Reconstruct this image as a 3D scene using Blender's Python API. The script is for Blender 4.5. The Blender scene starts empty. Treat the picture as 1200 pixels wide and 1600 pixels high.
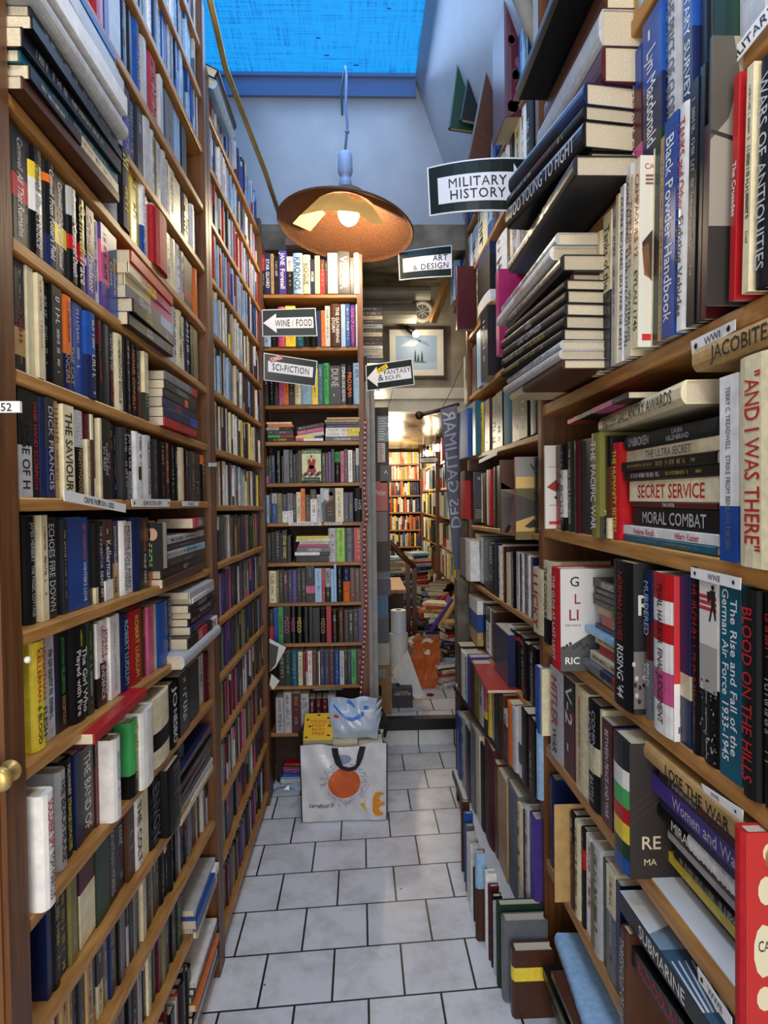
import bpy, math, random, re
from mathutils import Matrix, Vector
random.seed(11)
SC = bpy.context.scene
COLL = SC.collection
R = random.random
def U(a, b): return a + (b - a) * random.random()

# ------------------------------------------------------------------ camera, world, lights, exposure
F = 1030.0; EYE = Vector((0, 0, 1.70))
_yc = Vector(((562 - 600) / F, -(777 - 800) / F, -1)).normalized()
_z = Vector((-0.014, 1, 0)); _z = (_z - _yc * _z.dot(_yc)).normalized()
_x = _yc.cross(_z)
CAM = Matrix((_x, _yc, _z))            # camera space -> world
cam_d = bpy.data.cameras.new('camera'); cam = bpy.data.objects.new('camera', cam_d); COLL.objects.link(cam)
cam_d.sensor_fit = 'VERTICAL'; cam_d.sensor_height = 36; cam_d.lens = F / 1600 * 36
cam_d.clip_start = 0.05
cam.matrix_world = Matrix.Translation(EYE) @ CAM.to_4x4()
SC.camera = cam
SC.view_settings.view_transform = 'Standard'; SC.view_settings.look = 'None'
SC.view_settings.gamma = 1; SC.view_settings.use_curve_mapping = False
SC.view_settings.exposure = 0.35
W = bpy.data.worlds.new('world'); SC.world = W; W.use_nodes = True
W.node_tree.nodes['Background'].inputs[0].default_value = (1.0, 0.96, 0.90, 1)
W.node_tree.nodes['Background'].inputs[1].default_value = 0.24
def light(name, kind, loc, energy, color, size=0.1, rot=None, size_y=None):
    l = bpy.data.lights.new(name, kind); o = bpy.data.objects.new(name, l); COLL.objects.link(o)
    o.location = loc; l.energy = energy; l.color = color
    if kind == 'AREA':
        l.shape = 'RECTANGLE' if size_y else 'SQUARE'; l.size = size
        if size_y: l.size_y = size_y
    elif kind == 'POINT': l.shadow_soft_size = size
    if rot: o.rotation_euler = rot
    return o
SHOPFRONT = light('shopfront_daylight', 'AREA', (0.0, -1.7, 1.75), 60, (1.0, 0.96, 0.90), 1.2, (math.radians(90), 0, 0), 2.8)  # added area lamp behind the camera, soft frontal fill through the open end
CEILAMP = light('ceiling_lamp_light', 'POINT', (0.05, 0.35, 3.1), 30, (1.0, 0.93, 0.82), 0.16)
PENDANT = light('pendant_light', 'POINT', (-0.03, 3.42, 3.06), 15, (1.0, 0.83, 0.58), 0.05)
light('skylight_daylight', 'AREA', (-0.1, 2.2, 4.05), 24, (0.45, 0.66, 1.0), 0.9, None, 3.2)
BACK1 = light('back_room_lamp_light', 'POINT', (0.42, 7.6, 2.1), 40, (1.0, 0.87, 0.64), 0.06)
BACK2 = light('picture_lamp_light', 'POINT', (0.36, 4.70, 2.80), 2.2, (1.0, 0.86, 0.62), 0.03)
BACK3 = light('lintel_lamp_light', 'POINT', (0.12, 5.35, 2.20), 5, (1.0, 0.86, 0.62), 0.04)
BACK4 = light('annexe_lamp_light', 'POINT', (-0.25, 6.2, 2.15), 16, (1.0, 0.88, 0.70), 0.1)

# ------------------------------------------------------------------ pixels of the photograph -> points on known planes
def ray(px, py): return CAM @ Vector(((px - 600) / F, -(py - 800) / F, -1))
def onX(X, px, py): r = ray(px, py); return EYE + r * (X / r.x)
def onY(Y, px, py): r = ray(px, py); return EYE + r * (Y / r.y)
def onZ(Z, px, py): r = ray(px, py); return EYE + r * ((Z - EYE.z) / r.z)
def proj(p):
    c = CAM.transposed() @ (Vector(p) - EYE)
    if c.z > -0.05: c.z = -0.05
    return 600 + F * c.x / -c.z, 800 - F * c.y / -c.z
def along(wall, plane, z, px):
    """coordinate along a wall (Y for the side walls, X for the end wall) of pixel column px at height z"""
    py = 800
    for _ in range(6):
        if wall == 'C':
            p = onY(plane, px, py); py = proj((p.x, plane, z))[1]
        else:
            p = onX(plane, px, py); py = proj((plane, p.y, z))[1]
    return p.x if wall == 'C' else p.y

# ------------------------------------------------------------------ materials
def lin(h):
    h = h.lstrip('#'); o = []
    for i in (0, 2, 4):
        c = int(h[i:i + 2], 16) / 255; o.append(c / 12.92 if c <= 0.04045 else ((c + 0.055) / 1.055) ** 2.4)
    return tuple(o) + (1,)
def mat(name, col, rough=0.6, metal=0.0, noise=0.0, nscale=20, bump=0.0, bscale=60, stretch=(1, 1, 1), emit=None, estr=0, spec=0.5, trans=0, alpha=1, col2=None, attr=False, coat=0):
    m = bpy.data.materials.new(name); m.use_nodes = True; nt = m.node_tree; N = nt.nodes; L = nt.links
    b = N['Principled BSDF']
    if isinstance(col, str): col = lin(col)
    b.inputs['Base Color'].default_value = col; b.inputs['Roughness'].default_value = rough
    b.inputs['Metallic'].default_value = metal; b.inputs['Specular IOR Level'].default_value = spec
    b.inputs['Transmission Weight'].default_value = trans; b.inputs['Alpha'].default_value = alpha
    b.inputs['Coat Weight'].default_value = coat
    if emit: b.inputs['Emission Color'].default_value = emit; b.inputs['Emission Strength'].default_value = estr
    tc = N.new('ShaderNodeTexCoord'); mp = N.new('ShaderNodeMapping'); mp.inputs['Scale'].default_value = stretch
    L.new(tc.outputs['Object'], mp.inputs['Vector'])
    src = None
    if attr:
        a = N.new('ShaderNodeAttribute'); a.attribute_name = 'Col'; src = a.outputs['Color']
    if noise:
        n = N.new('ShaderNodeTexNoise'); n.inputs['Scale'].default_value = nscale; n.inputs['Detail'].default_value = 5
        L.new(mp.outputs[0], n.inputs['Vector'])
        if col2 is not None:
            r = N.new('ShaderNodeValToRGB'); r.color_ramp.elements[0].color = col; r.color_ramp.elements[1].color = lin(col2) if isinstance(col2, str) else col2
            r.color_ramp.elements[0].position = 0.35; r.color_ramp.elements[1].position = 0.68
            L.new(n.outputs['Fac'], r.inputs['Fac']); L.new(r.outputs['Color'], b.inputs['Base Color'])
        else:
            mr = N.new('ShaderNodeMapRange'); mr.inputs['To Min'].default_value = 1 - noise; mr.inputs['To Max'].default_value = 1 + noise
            mr.inputs['From Min'].default_value = 0.3; mr.inputs['From Max'].default_value = 0.7
            L.new(n.outputs['Fac'], mr.inputs['Value'])
            mx = N.new('ShaderNodeMix'); mx.data_type = 'RGBA'; mx.blend_type = 'MULTIPLY'; mx.inputs['Factor'].default_value = 1
            if src: L.new(src, mx.inputs['A'])
            else: mx.inputs['A'].default_value = col
            cb = N.new('ShaderNodeCombineColor')
            for i in range(3): L.new(mr.outputs[0], cb.inputs[i])
            L.new(cb.outputs[0], mx.inputs['B']); L.new(mx.outputs['Result'], b.inputs['Base Color'])
    elif src: L.new(src, b.inputs['Base Color'])
    if bump:
        n2 = N.new('ShaderNodeTexNoise'); n2.inputs['Scale'].default_value = bscale; n2.inputs['Detail'].default_value = 4
        L.new(mp.outputs[0], n2.inputs['Vector'])
        bp = N.new('ShaderNodeBump'); bp.inputs['Strength'].default_value = bump; bp.inputs['Distance'].default_value = 0.004
        L.new(n2.outputs['Fac'], bp.inputs['Height']); L.new(bp.outputs['Normal'], b.inputs['Normal'])
    return m
M_COVER = mat('book_cover', (0.5, 0.5, 0.5, 1), 0.34, noise=0.14, nscale=35, attr=True, spec=0.38)
M_MATTE = mat('book_cloth', (0.5, 0.5, 0.5, 1), 0.55, noise=0.15, nscale=60, attr=True, spec=0.3)
M_PAGES = mat('book_pages', (0.5, 0.5, 0.5, 1), 0.9, noise=0.13, nscale=260, stretch=(1, 1, 1), attr=True)
M_INK = mat('printed_ink', (0.5, 0.5, 0.5, 1), 0.5, attr=True)
BOOKM = [M_COVER, M_PAGES, M_INK, M_MATTE]
M_WOODL = mat('shelf_oak_lengthwise', '#bd8848', 0.42, noise=1, nscale=9, stretch=(9, 0.7, 9), col2='#98662f', bump=0.15, bscale=25)
M_WOODX = mat('shelf_oak_crosswise', '#a9743c', 0.45, noise=1, nscale=9, stretch=(0.7, 9, 9), col2='#855628', bump=0.15, bscale=25)
M_WOODV = mat('bookcase_upright_oak', '#6e431f', 0.42, noise=1, nscale=8, stretch=(9, 9, 0.6), col2='#4d2c13', bump=0.12, bscale=25)
M_DARKW = mat('dark_wood', '#3a2413', 0.5, noise=1, nscale=8, stretch=(8, 8, 0.8), col2='#23150b')
M_PALEW = mat('raw_pale_wood', '#b98c58', 0.6, noise=1, nscale=8, stretch=(6, 6, 1), col2='#96693c')
M_BACKP = mat('bookcase_back_board', '#33241a', 0.8, noise=0.2)
M_PLAST = mat('painted_plaster', '#9b9a9d', 0.38, noise=0.09, nscale=5, bump=0.25, bscale=9)
M_STONE = mat('rough_plaster', '#a39a8b', 0.9, noise=1, nscale=7, col2='#837a6c', bump=0.9, bscale=14)
M_DIRTY = mat('stained_beam', '#8a7c66', 0.8, noise=1, nscale=6, col2='#463c30', bump=0.6, bscale=18)
M_WHITE = mat('white_paint', '#d6d2c6', 0.5, noise=0.08, nscale=12)
M_BLACKM = mat('black_metal', '#151515', 0.35, metal=0.4)
M_BRASS = mat('aged_brass', '#b99a5c', 0.38, metal=0.6, noise=0.2, nscale=12)
M_TAG = mat('white_card', '#e6e5e2', 0.5, noise=0.04, nscale=15)
M_BLACKP = mat('black_print', '#111114', 0.5)
M_PIN = mat('drawing_pin', '#4a4237', 0.35, metal=0.8)
M_SIGNW = mat('laminated_white', '#e4e4ea', 0.4, noise=0.03, nscale=10)
M_SIGNG = mat('laminated_dark_green', '#18231f', 0.3, noise=0.12, nscale=6, spec=0.35)
M_SIGNR = mat('red_sticker', '#b3202a', 0.3)
M_SIGNY = mat('yellow_sticker', '#f2d21c', 0.3)

# ------------------------------------------------------------------ mesh builder
class MB:
    def __init__(s): s.v = []; s.f = []; s.c = []; s.m = []; s.col = (0.5, 0.5, 0.5, 1); s.mi = 0
    def add(s, vs, fs):
        o = len(s.v); s.v += [tuple(p) for p in vs]
        for f in fs: s.f.append([i + o for i in f]); s.c.append(s.col); s.m.append(s.mi)
    def quad(s, a, b, c, d): s.add([a, b, c, d], [(0, 1, 2, 3)])
    def box(s, x0, x1, y0, y1, z0, z1):
        s.add([(x0, y0, z0), (x1, y0, z0), (x1, y1, z0), (x0, y1, z0), (x0, y0, z1), (x1, y0, z1), (x1, y1, z1), (x0, y1, z1)],
              [(3, 2, 1, 0), (4, 5, 6, 7), (0, 1, 5, 4), (1, 2, 6, 5), (2, 3, 7, 6), (3, 0, 4, 7)])
    def bar(s, a, b, w, h=None, up=(0, 0, 1)):
        h = h or w; a = Vector(a); b = Vector(b); d = (b - a).normalized(); u = Vector(up)
        if abs(d.dot(u)) > 0.95: u = Vector((1, 0, 0))
        x = d.cross(u).normalized(); y = x.cross(d).normalized()
        vs = [p + x * sx * w / 2 + y * sy * h / 2 for p in (a, b) for sx, sy in ((-1, -1), (1, -1), (1, 1), (-1, 1))]
        s.add(vs, [(0, 3, 2, 1), (4, 5, 6, 7), (0, 1, 5, 4), (1, 2, 6, 5), (2, 3, 7, 6), (3, 0, 4, 7)])
    def tube(s, pts, r, n=10, cap=True):
        pts = [Vector(p) for p in pts]; rings = []
        for i, p in enumerate(pts):
            d = (pts[min(i + 1, len(pts) - 1)] - pts[max(i - 1, 0)]).normalized()
            u = Vector((0, 0, 1)) if abs(d.z) < 0.9 else Vector((1, 0, 0))
            x = d.cross(u).normalized(); y = x.cross(d)
            rr = r[i] if isinstance(r, (list, tuple)) else r
            rings.append([p + (x * math.cos(2 * math.pi * k / n) + y * math.sin(2 * math.pi * k / n)) * rr for k in range(n)])
        vs = [q for ring in rings for q in ring]
        fs = [(i * n + k, i * n + (k + 1) % n, (i + 1) * n + (k + 1) % n, (i + 1) * n + k) for i in range(len(pts) - 1) for k in range(n)]
        if cap: fs += [tuple(range(n))[::-1], tuple((len(pts) - 1) * n + k for k in range(n))]
        s.add(vs, fs)
    def lathe(s, prof, n=24, c=(0, 0, 0)):
        vs = [(c[0] + r * math.cos(2 * math.pi * k / n), c[1] + r * math.sin(2 * math.pi * k / n), c[2] + z) for r, z in prof for k in range(n)]
        fs = [(i * n + k, i * n + (k + 1) % n, (i + 1) * n + (k + 1) % n, (i + 1) * n + k) for i in range(len(prof) - 1) for k in range(n)]
        s.add(vs, fs)
    def sphere(s, c, r, n=10, m=6, sc=(1, 1, 1)):
        prof = [(max(1e-4, r * math.sin(math.pi * i / m)), -r * math.cos(math.pi * i / m)) for i in range(m + 1)]
        o = len(s.v); s.lathe(prof, n)
        for i in range(o, len(s.v)):
            p = s.v[i]; s.v[i] = (p[0] * sc[0] + c[0], p[1] * sc[1] + c[1], p[2] * sc[2] + c[2])
    def merge(s, o, M):
        k = len(s.v); s.v += [tuple(M @ Vector(p)) for p in o.v]
        s.f += [[i + k for i in f] for f in o.f]; s.c += o.c; s.m += o.m
    def build(s, name, mats, parent=None, M=None, smooth=False, attr=False):
        me = bpy.data.meshes.new(name); me.from_pydata(s.v, [], s.f)
        for m in (mats if isinstance(mats, list) else [mats]): me.materials.append(m)
        if isinstance(mats, list): me.polygons.foreach_set('material_index', s.m)
        if attr:
            a = me.color_attributes.new('Col', 'FLOAT_COLOR', 'CORNER'); buf = []
            for f, c in zip(s.f, s.c): buf += list(c) * len(f)
            a.data.foreach_set('color', buf)
        if smooth: me.polygons.foreach_set('use_smooth', [True] * len(s.f))
        me.update()
        o = bpy.data.objects.new(name, me); COLL.objects.link(o)
        if M is not None: o.matrix_world = M
        if parent is not None: o.parent = parent
        return o
def tag(o, label, cat, group=None):
    o['label'] = label; o['category'] = cat
    if group: o['group'] = group
    return o
def struct(o, label=None):
    o['kind'] = 'structure'
    if label: o['label'] = label
    return o
def empty(name, loc=(0, 0, 0), rz=0):
    o = bpy.data.objects.new(name, None); COLL.objects.link(o); o.location = loc; o.rotation_euler = (0, 0, rz); o.empty_display_size = 0.05
    bpy.context.view_layer.update()
    return o
def part(mb, name, mats, root, smooth=False, attr=False):
    """world-space mesh builder -> child of an (unrotated) root"""
    o = mb.build(name, mats, None, None, smooth, attr); o.parent = root
    if root.type == 'EMPTY': o.matrix_parent_inverse = Matrix.Translation(root.location).inverted()
    return o

# ------------------------------------------------------------------ lettering
_GL = {}
def _measure(t):
    c = bpy.data.curves.new('t', 'FONT'); c.body = t; c.resolution_u = 2; c.offset = 0.0 if set(t) & set('MWNVKXAZvwkyxz&7/') else 0.010
    o = bpy.data.objects.new('t', c); COLL.objects.link(o); bpy.context.view_layer.update()
    me = o.evaluated_get(bpy.context.evaluated_depsgraph_get()).to_mesh()
    v = [(p.co.x, p.co.y) for p in me.vertices]; f = [tuple(p.vertices) for p in me.polygons]
    o.evaluated_get(bpy.context.evaluated_depsgraph_get()).to_mesh_clear()
    bpy.data.objects.remove(o); bpy.data.curves.remove(c)
    return v, f
def _w(v): return max(p[0] for p in v) - min(p[0] for p in v)
_HH = _w(_measure('HH')[0])
def glyph(ch):
    if ch not in _GL:
        if ch == ' ': _GL[ch] = ([], [], 0.30)
        else:
            v, f = _measure(ch); _GL[ch] = (v, f, _w(_measure('H' + ch + 'H')[0]) - _HH)
    return _GL[ch]
def text_geo(t, track=0.0):
    """2-D glyph geometry on the baseline; returns verts, faces, width (em = 1, cap height about 0.7)"""
    vs = []; fs = []; x = 0
    for ch in t:
        v, f, a = glyph(ch); o = len(vs)
        vs += [(p[0] + x, p[1]) for p in v]; fs += [tuple(i + o for i in q) for q in f]; x += a + track
    return vs, fs, max(x - track, 0.1)
def text_into(mb, t, fn, w, h, align='c', track=0.0):
    """lettering into mb; fn(u, v) maps a box w x h (origin lower left) into 3-D; fills at most the box"""
    vs, fs, tw = text_geo(t, track)
    sy = h / 0.73; sx = min(sy, w / tw)
    if sx < sy * 0.55: sy = sx / 0.55
    x0 = (w - tw * sx) / 2 if align == 'c' else (0 if align == 'l' else w - tw * sx); y0 = (h - 0.73 * sy) / 2
    mb.add([fn(x0 + p[0] * sx, y0 + p[1] * sy) for p in vs], fs)
def plane_fn(o, ux, uy): 
    o = Vector(o); ux = Vector(ux); uy = Vector(uy)
    return lambda u, v: o + ux * u + uy * v

# ------------------------------------------------------------------ books
PAL = {'k': ('black', '#0b0b0d'), 'd': ('charcoal', '#232429'), 'g': ('grey', '#62656c'), 's': ('pale grey', '#b3b2b2'), 'w': ('white', '#e0ddd8'),
       'c': ('cream', '#d8cba6'), 't': ('tan', '#b08d5a'), 'y': ('yellow', '#e3c93c'), 'o': ('orange', '#d96a24'), 'r': ('red', '#ad1a20'),
       'm': ('maroon', '#4d121b'), 'p': ('pink', '#c0527f'), 'u': ('purple', '#45317f'), 'n': ('navy', '#15204a'), 'b': ('blue', '#1a4590'),
       'l': ('pale blue', '#8fb2d2'), 'a': ('teal', '#12586e'), 'e': ('dark green', '#193524'), 'f': ('green', '#3f9a55'), 'i': ('lime green', '#86c02c'),
       'v': ('olive', '#77703a'), 'x': ('brown', '#4a2a1a'), 'z': ('magenta', '#b5226a')}
def pal(ch, j=0.06):
    c = lin(PAL[ch][1]); k = 1 + U(-j, j) * 2
    return (max(0, c[0] * k), max(0, c[1] * k), max(0, c[2] * k), 1)
DARK = 'kdgmunbaexvrz'
def bands_of(code):
    """'k60w' -> black down to 60 % from the top, then white"""
    out = []; i = 0; z = 100
    while i < len(code):
        ch = code[i]; i += 1; n = ''
        while i < len(code) and code[i].isdigit(): n += code[i]; i += 1
        lo = 100 - int(n) if n else 0
        out.append((ch, lo / 100, z / 100)); z = lo
    return out
class Book: pass
BOOKS = []
def book(M, T, H, D, code, row, idx, text='', tcol='', hard=None, label=None, art=None, stackpos=None, pullout=0, keep=False):
    b = Book(); b.M = M; b.T = T; b.H = H; b.D = D; b.code = code; b.row = row; b.idx = idx; b.text = text; b.tcol = tcol
    b.hard = hard if hard is not None else (T > 0.03 and R() < 0.6); b.label = label; b.art = art; b.stackpos = stackpos; b.keep = keep
    BOOKS.append(b); return b
def near_left(c):   # does the reader's left or right cover face the camera
    return c
def book_geo(b):
    """three builders (cover, pages, lettering) in the book's own axes: x across the spine, y into the shelf, z up"""
    T, H, D = b.T, b.H, b.D; cv = MB(); pg = MB(); tx = MB()
    t = 0.0024 if b.hard else 0.0007; ins = 0.0035 if b.hard else 0.0006; bul = min(0.005, T * 0.14) if b.hard else 0.0
    if b.hard: spine = [(0, 0.004), (T * 0.1, 0.0015 - bul * 0.4), (T * 0.28, -bul * 0.85), (T * 0.5, -bul), (T * 0.72, -bul * 0.85), (T * 0.9, 0.0015 - bul * 0.4), (T, 0.004)]
    else: spine = [(0, 0.0012), (min(0.0012, T * .1), 0), (T - min(0.0012, T * .1), 0), (T, 0.0012)]
    outer = [(0, D)] + spine + [(T, D)]
    inner = [(t, D)] + [(t, 0.006 if b.hard else 0.0025), (T - t, 0.006 if b.hard else 0.0025)] + [(T - t, D)]
    bands = bands_of(b.code); cv.mi = 3 if (b.hard and b.matte) else 0
    n = len(outer)
    for ch, lo, hi in bands:
        cv.col = b.cols.setdefault(ch, pal(ch)); z0, z1 = lo * H, hi * H
        vs = [(x, y, z) for z in (z0, z1) for x, y in outer]
        cv.add(vs, [(i, i + 1, n + i + 1, n + i) for i in range(n - 1)])
    cv.col = b.cols[bands[-1][0]]
    vs = [(x, y, z) for z in (0, H) for x, y in inner]; k = len(inner)
    cv.add(vs, [(i + 1, i, k + i, k + i + 1) for i in range(k - 1)])
    for z, fl in ((0, 1), (H, 0)):
        vs = [(x, y, z) for x, y in outer] + [(x, y, z) for x, y in inner]
        cap = tuple(range(1, n - 1)) + (n + 2, n + 1); fs = [(0, 1, n + 1, n), (n - 2, n - 1, n + 3, n + 2), cap]
        if z == H: cv.col = b.cols[bands[0][0]]
        else: cv.col = b.cols[bands[-1][0]]
        cv.add(vs, [f[::-1] for f in fs] if fl == 0 else fs)
    for x0, x1 in ((0, t), (T - t, T)): cv.quad((x0, D, 0), (x0, D, H), (x1, D, H), (x1, D, 0))
    pg.mi = 1; pg.col = b.pcol; fo = 0.004 if b.hard else 0.0005; cz = T * 0.1 if b.hard else 0
    prof = [(t, 0.005), (T - t, 0.005), (T - t, D - fo), (T * 0.5, D - fo - cz), (t, D - fo)]
    vs = [(x, y, z) for z in (ins, H - ins) for x, y in prof]
    pg.add(vs, [(4, 3, 2, 1, 0), (5, 6, 7, 8, 9)] + [(i, (i + 1) % 5, 5 + (i + 1) % 5, 5 + i) for i in range(5)])
    # lettering on the spine
    tx.mi = 2; y = -bul - 0.0006
    def sfn(z_top, z_bot, x0, x1): return lambda u, v: (x0 + v, y, z_top - u)
    dark = {ch: ch in DARK for ch, _, _ in bands}
    def ink(ch_band, i):
        if b.tcol and i < len(b.tcol): return lin(PAL[b.tcol[i]][1])
        if b.tcol: return lin(PAL[b.tcol[-1]][1])
        return lin(random.Random(b.seed + i).choice(['#b9b4a8', '#c9c4b8', '#a8853c', '#b5a238', '#a52a28', '#a39878', '#8a8d96'] if dark.get(ch_band, 1) else ['#15151a', '#15151a', '#8f1d22', '#1f2a55']))
    def band_at(f):
        for ch, lo, hi in bands:
            if lo <= f <= hi: return ch
        return bands[0][0]
    if b.text and b.text != '-':
        segs = b.text.split('>'); L = H * 0.90; tot = sum(max(3, len(s)) for s in segs); z = H * 0.95
        for i, s in enumerate(segs):
            ln = L * max(3, len(s)) / tot; tx.col = ink(band_at((z - ln / 2) / H), i); lines = s.split('/'); hh = T * 0.78 / len(lines)
            for j, lt in enumerate(lines):
                xx = T * 0.11 + hh * (len(lines) - 1 - j)
                text_into(tx, lt, (lambda z, xx: (lambda u, v: (xx + v, y, z - u)))(z - ln * 0.03, xx + hh * 0.1), ln * 0.94, hh * 0.8)
            z -= ln
    elif b.text != '-':
        rg = random.Random(b.seed); z = H * U_(rg, 0.90, 0.95)
        for i, fr in enumerate((U_(rg, 0.22, 0.36), U_(rg, 0.22, 0.38), 0.05)):
            ln = H * fr; tx.col = ink(band_at((z - ln / 2) / H), i); hh = T * U_(rg, 0.2, 0.46) * (0.8 if i == 2 else 1); x0 = T / 2 - hh / 2; zz = z
            step = max(hh * 0.62, 0.0035); sw = step * 0.22
            while zz > z - ln:
                k = rg.random()
                if k > 0.2:
                    tx.quad((x0, y, zz), (x0, y, zz - sw), (x0 + hh, y, zz - sw), (x0 + hh, y, zz))
                    if k > 0.35: q = rg.choice((x0, x0 + hh * 0.8, x0 + hh * 0.4)); tx.quad((q, y, zz), (q, y, zz - step * 0.75), (q + hh * 0.2, y, zz - step * 0.75), (q + hh * 0.2, y, zz))
                    if k > 0.65: tx.quad((x0, y, zz - step * 0.55), (x0, y, zz - step * 0.55 - sw), (x0 + hh, y, zz - step * 0.55 - sw), (x0 + hh, y, zz - step * 0.55))
                zz -= step
            z -= ln + H * U_(rg, 0.03, 0.08)
            if z < H * 0.1: break
    return cv, pg, tx
def U_(rg, a, b): return a + (b - a) * rg.random()

WALLM = {'L': Matrix(((0, -1, 0), (1, 0, 0), (0, 0, 1))), 'R': Matrix(((0, 1, 0), (-1, 0, 0), (0, 0, 1))), 'C': Matrix.Identity(3)}
LIEM = {'L': Matrix(((0, -1, 0), (0, 0, -1), (1, 0, 0))), 'R': Matrix(((0, 1, 0), (0, 0, 1), (1, 0, 0))), 'C': Matrix(((0, 0, -1), (0, 1, 0), (1, 0, 0)))}
def at(wall, rot, plane, s, z, out=0, tilt=0, lie=False, yaw=0):
    """matrix of a book: s is its coordinate along the wall (left edge when standing), out = how far it stands out of the plane"""
    if wall == 'L': o = Vector((plane + out, s, z))
    elif wall == 'R': o = Vector((plane - out, s, z))
    else: o = Vector((s, plane - out, z))
    B = (LIEM if lie else WALLM)[wall].to_4x4()
    if tilt: B = B @ Matrix.Rotation(tilt, 4, 'Y')
    if yaw: B = Matrix.Rotation(yaw, 4, 'Z') @ B
    return Matrix.Translation(o) @ B
ROWS = {}
def zlerp(zs, span, s): 
    t = 0 if span[1] == span[0] else (s - span[0]) / (span[1] - span[0]); return zs[0] + (zs[1] - zs[0]) * t
def row(name, wall, plane, zs, span, spec, hr, D=0.12, lean=0, outj=0.006, inset=0.012, phrase=None):
    """a row of standing books read off the photograph: 'px|colours|mm high|spine words|ink|flags;...;px'"""
    ent = [e.split('|') for e in spec.split(';')]; n = 0; PLN = plane; plane = PLN[0] if isinstance(PLN, tuple) else plane; ROWS.setdefault(name, phrase or name)
    hm = (hr[0] + hr[1]) / 2000
    for a, nx in zip(ent[:-1], ent[1:]):
        a = a + [''] * (7 - len(a))
        if a[1] in ('', '_'): continue
        fl = a[5]; art = fl[fl.index('@') + 1:].rstrip('!') if '@' in fl else None; sgn = {'L': 1, 'R': -1, 'C': -1}[wall]
        mo = re.match(r'!?o(-?\d+)', fl); me_ = re.match(r'!?e(\d+)', fl); px1 = float(nx[0])
        if mo: out = eff = int(mo.group(1)) / 1000
        elif me_: out = eff = abs(plane) * (1 - abs(float(me_.group(1)) - 562) / abs(px1 - 562)) - inset; px1 = float(me_.group(1))
        else: out = U(-outj, outj) - inset; eff = -inset
        pl_ = plane
        if isinstance(PLN, tuple): pl_ = PLN[0] + (PLN[2] - PLN[0]) * (float(a[0]) - PLN[1]) / (PLN[3] - PLN[1]); 
        if isinstance(PLN, tuple): plane = pl_
        pe = plane + sgn * eff; zg = sum(zs) / 2
        s0 = along(wall, pe, zg + hm / 2, float(a[0])); z = zlerp(zs, span, s0)
        s0 = along(wall, pe, z + hm / 2, float(a[0])); s1 = along(wall, pe, z + hm / 2, px1)
        T = abs(s1 - s0) - 0.0008
        if T < 0.004: continue
        n += 1
        H = float(a[2]) / 1000 if a[2] else U(hr[0], hr[1]) / 1000
        b = book(at(wall, 0, plane, s0, z + 0.0005, out, lean), T, H, D + max(out, -0.01), a[1], name, n, a[3], a[4], None, a[6] or None, art, keep=('!' in fl or bool(art)))
def rrow(name, wall, plane, zs, span, pal_, hr, tr=(12, 34), D=0.12, outj=0.006, inset=0.012, phrase=None, start=None, gaps=0.0, code2=''):
    """a row filled at random within the span"""
    ROWS.setdefault(name, phrase or name); s = span[0] if start is None else start; n = len([b for b in BOOKS if b.row == name]); end = span[1]; sg = 1 if end > s else -1
    while True:
        T = U(*tr) / 1000 * (0.8 if R() < .5 else 1)
        if abs(end - s) < T + 0.002: break
        n += 1; c = random.choice(pal_)
        if R() < 0.35: c = c + str(random.choice((15, 30, 45, 60, 75))) + random.choice(pal_)
        H = U(*hr) / 1000; out = U(-outj, outj) - inset; z = zlerp(zs, span, s)
        book(at(wall, 0, plane, s, z + 0.0005, out), T - 0.0008, H, D, c, name, n)
        s += sg * T
        if R() < gaps: s += sg * U(0.002, 0.02)
def stack(name, wall, X, z, right_s, spec, D=0.13, phrase=None, yawj=0.02, group=None):
    """books lying flat, bottom one first: 'colours|thick mm|length mm|words|ink|shift along mm|out mm|yaw deg'"""
    ROWS.setdefault(name, phrase or name); ents = [e.split('|') + [''] * 8 for e in spec.split(';')]; N = len(ents)
    for i, a in enumerate(ents):
        T = float(a[1]) / 1000; L = float(a[2]) / 1000; sh = float(a[5] or U(-4, 4)) / 1000; out = float(a[6] or U(-4, 4)) / 1000
        yw = math.radians(float(a[7])) if a[7] else U(-yawj, yawj)
        sg = {'L': -1, 'R': 1, 'C': -1}[wall]
        book(at(wall, 0, X, right_s + sg * sh, z, out, 0, True, yw), T - 0.0006, L, D, a[0], name, i + 1, a[3], a[4], None, None, None, (i, N)); z += T
def ordinal(n):
    return {1: 'first', 2: 'second', 3: 'third', 4: 'fourth', 5: 'fifth', 6: 'sixth', 7: 'seventh', 8: 'eighth', 9: 'ninth', 10: 'tenth'}.get(n, '%d%s' % (n, 'th' if 10 < n % 100 < 20 else {1: 'st', 2: 'nd', 3: 'rd'}.get(n % 10, 'th')))
def book_area(b):
    fx = [(0, 0, 0), (b.T, 0, 0), (b.T, 0, b.H), (0, 0, b.H)]; best = 0
    faces = [fx, [(b.T, 0, 0), (b.T, 0.03, 0), (b.T, 0.03, b.H), (b.T, 0, b.H)]]
    for q in faces[:1]:
        pts = []
        for p in q:
            x, y = proj(b.M @ Vector(p)); pts.append((min(max(x, 0), 1200), min(max(y, 0), 1600)))
        best += abs(sum(pts[i][0] * pts[(i + 1) % 4][1] - pts[(i + 1) % 4][0] * pts[i][1] for i in range(4))) / 2
    return best
ARTS = {}
ADJ = lambda b: ('thick' if b.T > 0.045 else 'slim' if b.T < 0.016 else '')
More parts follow.
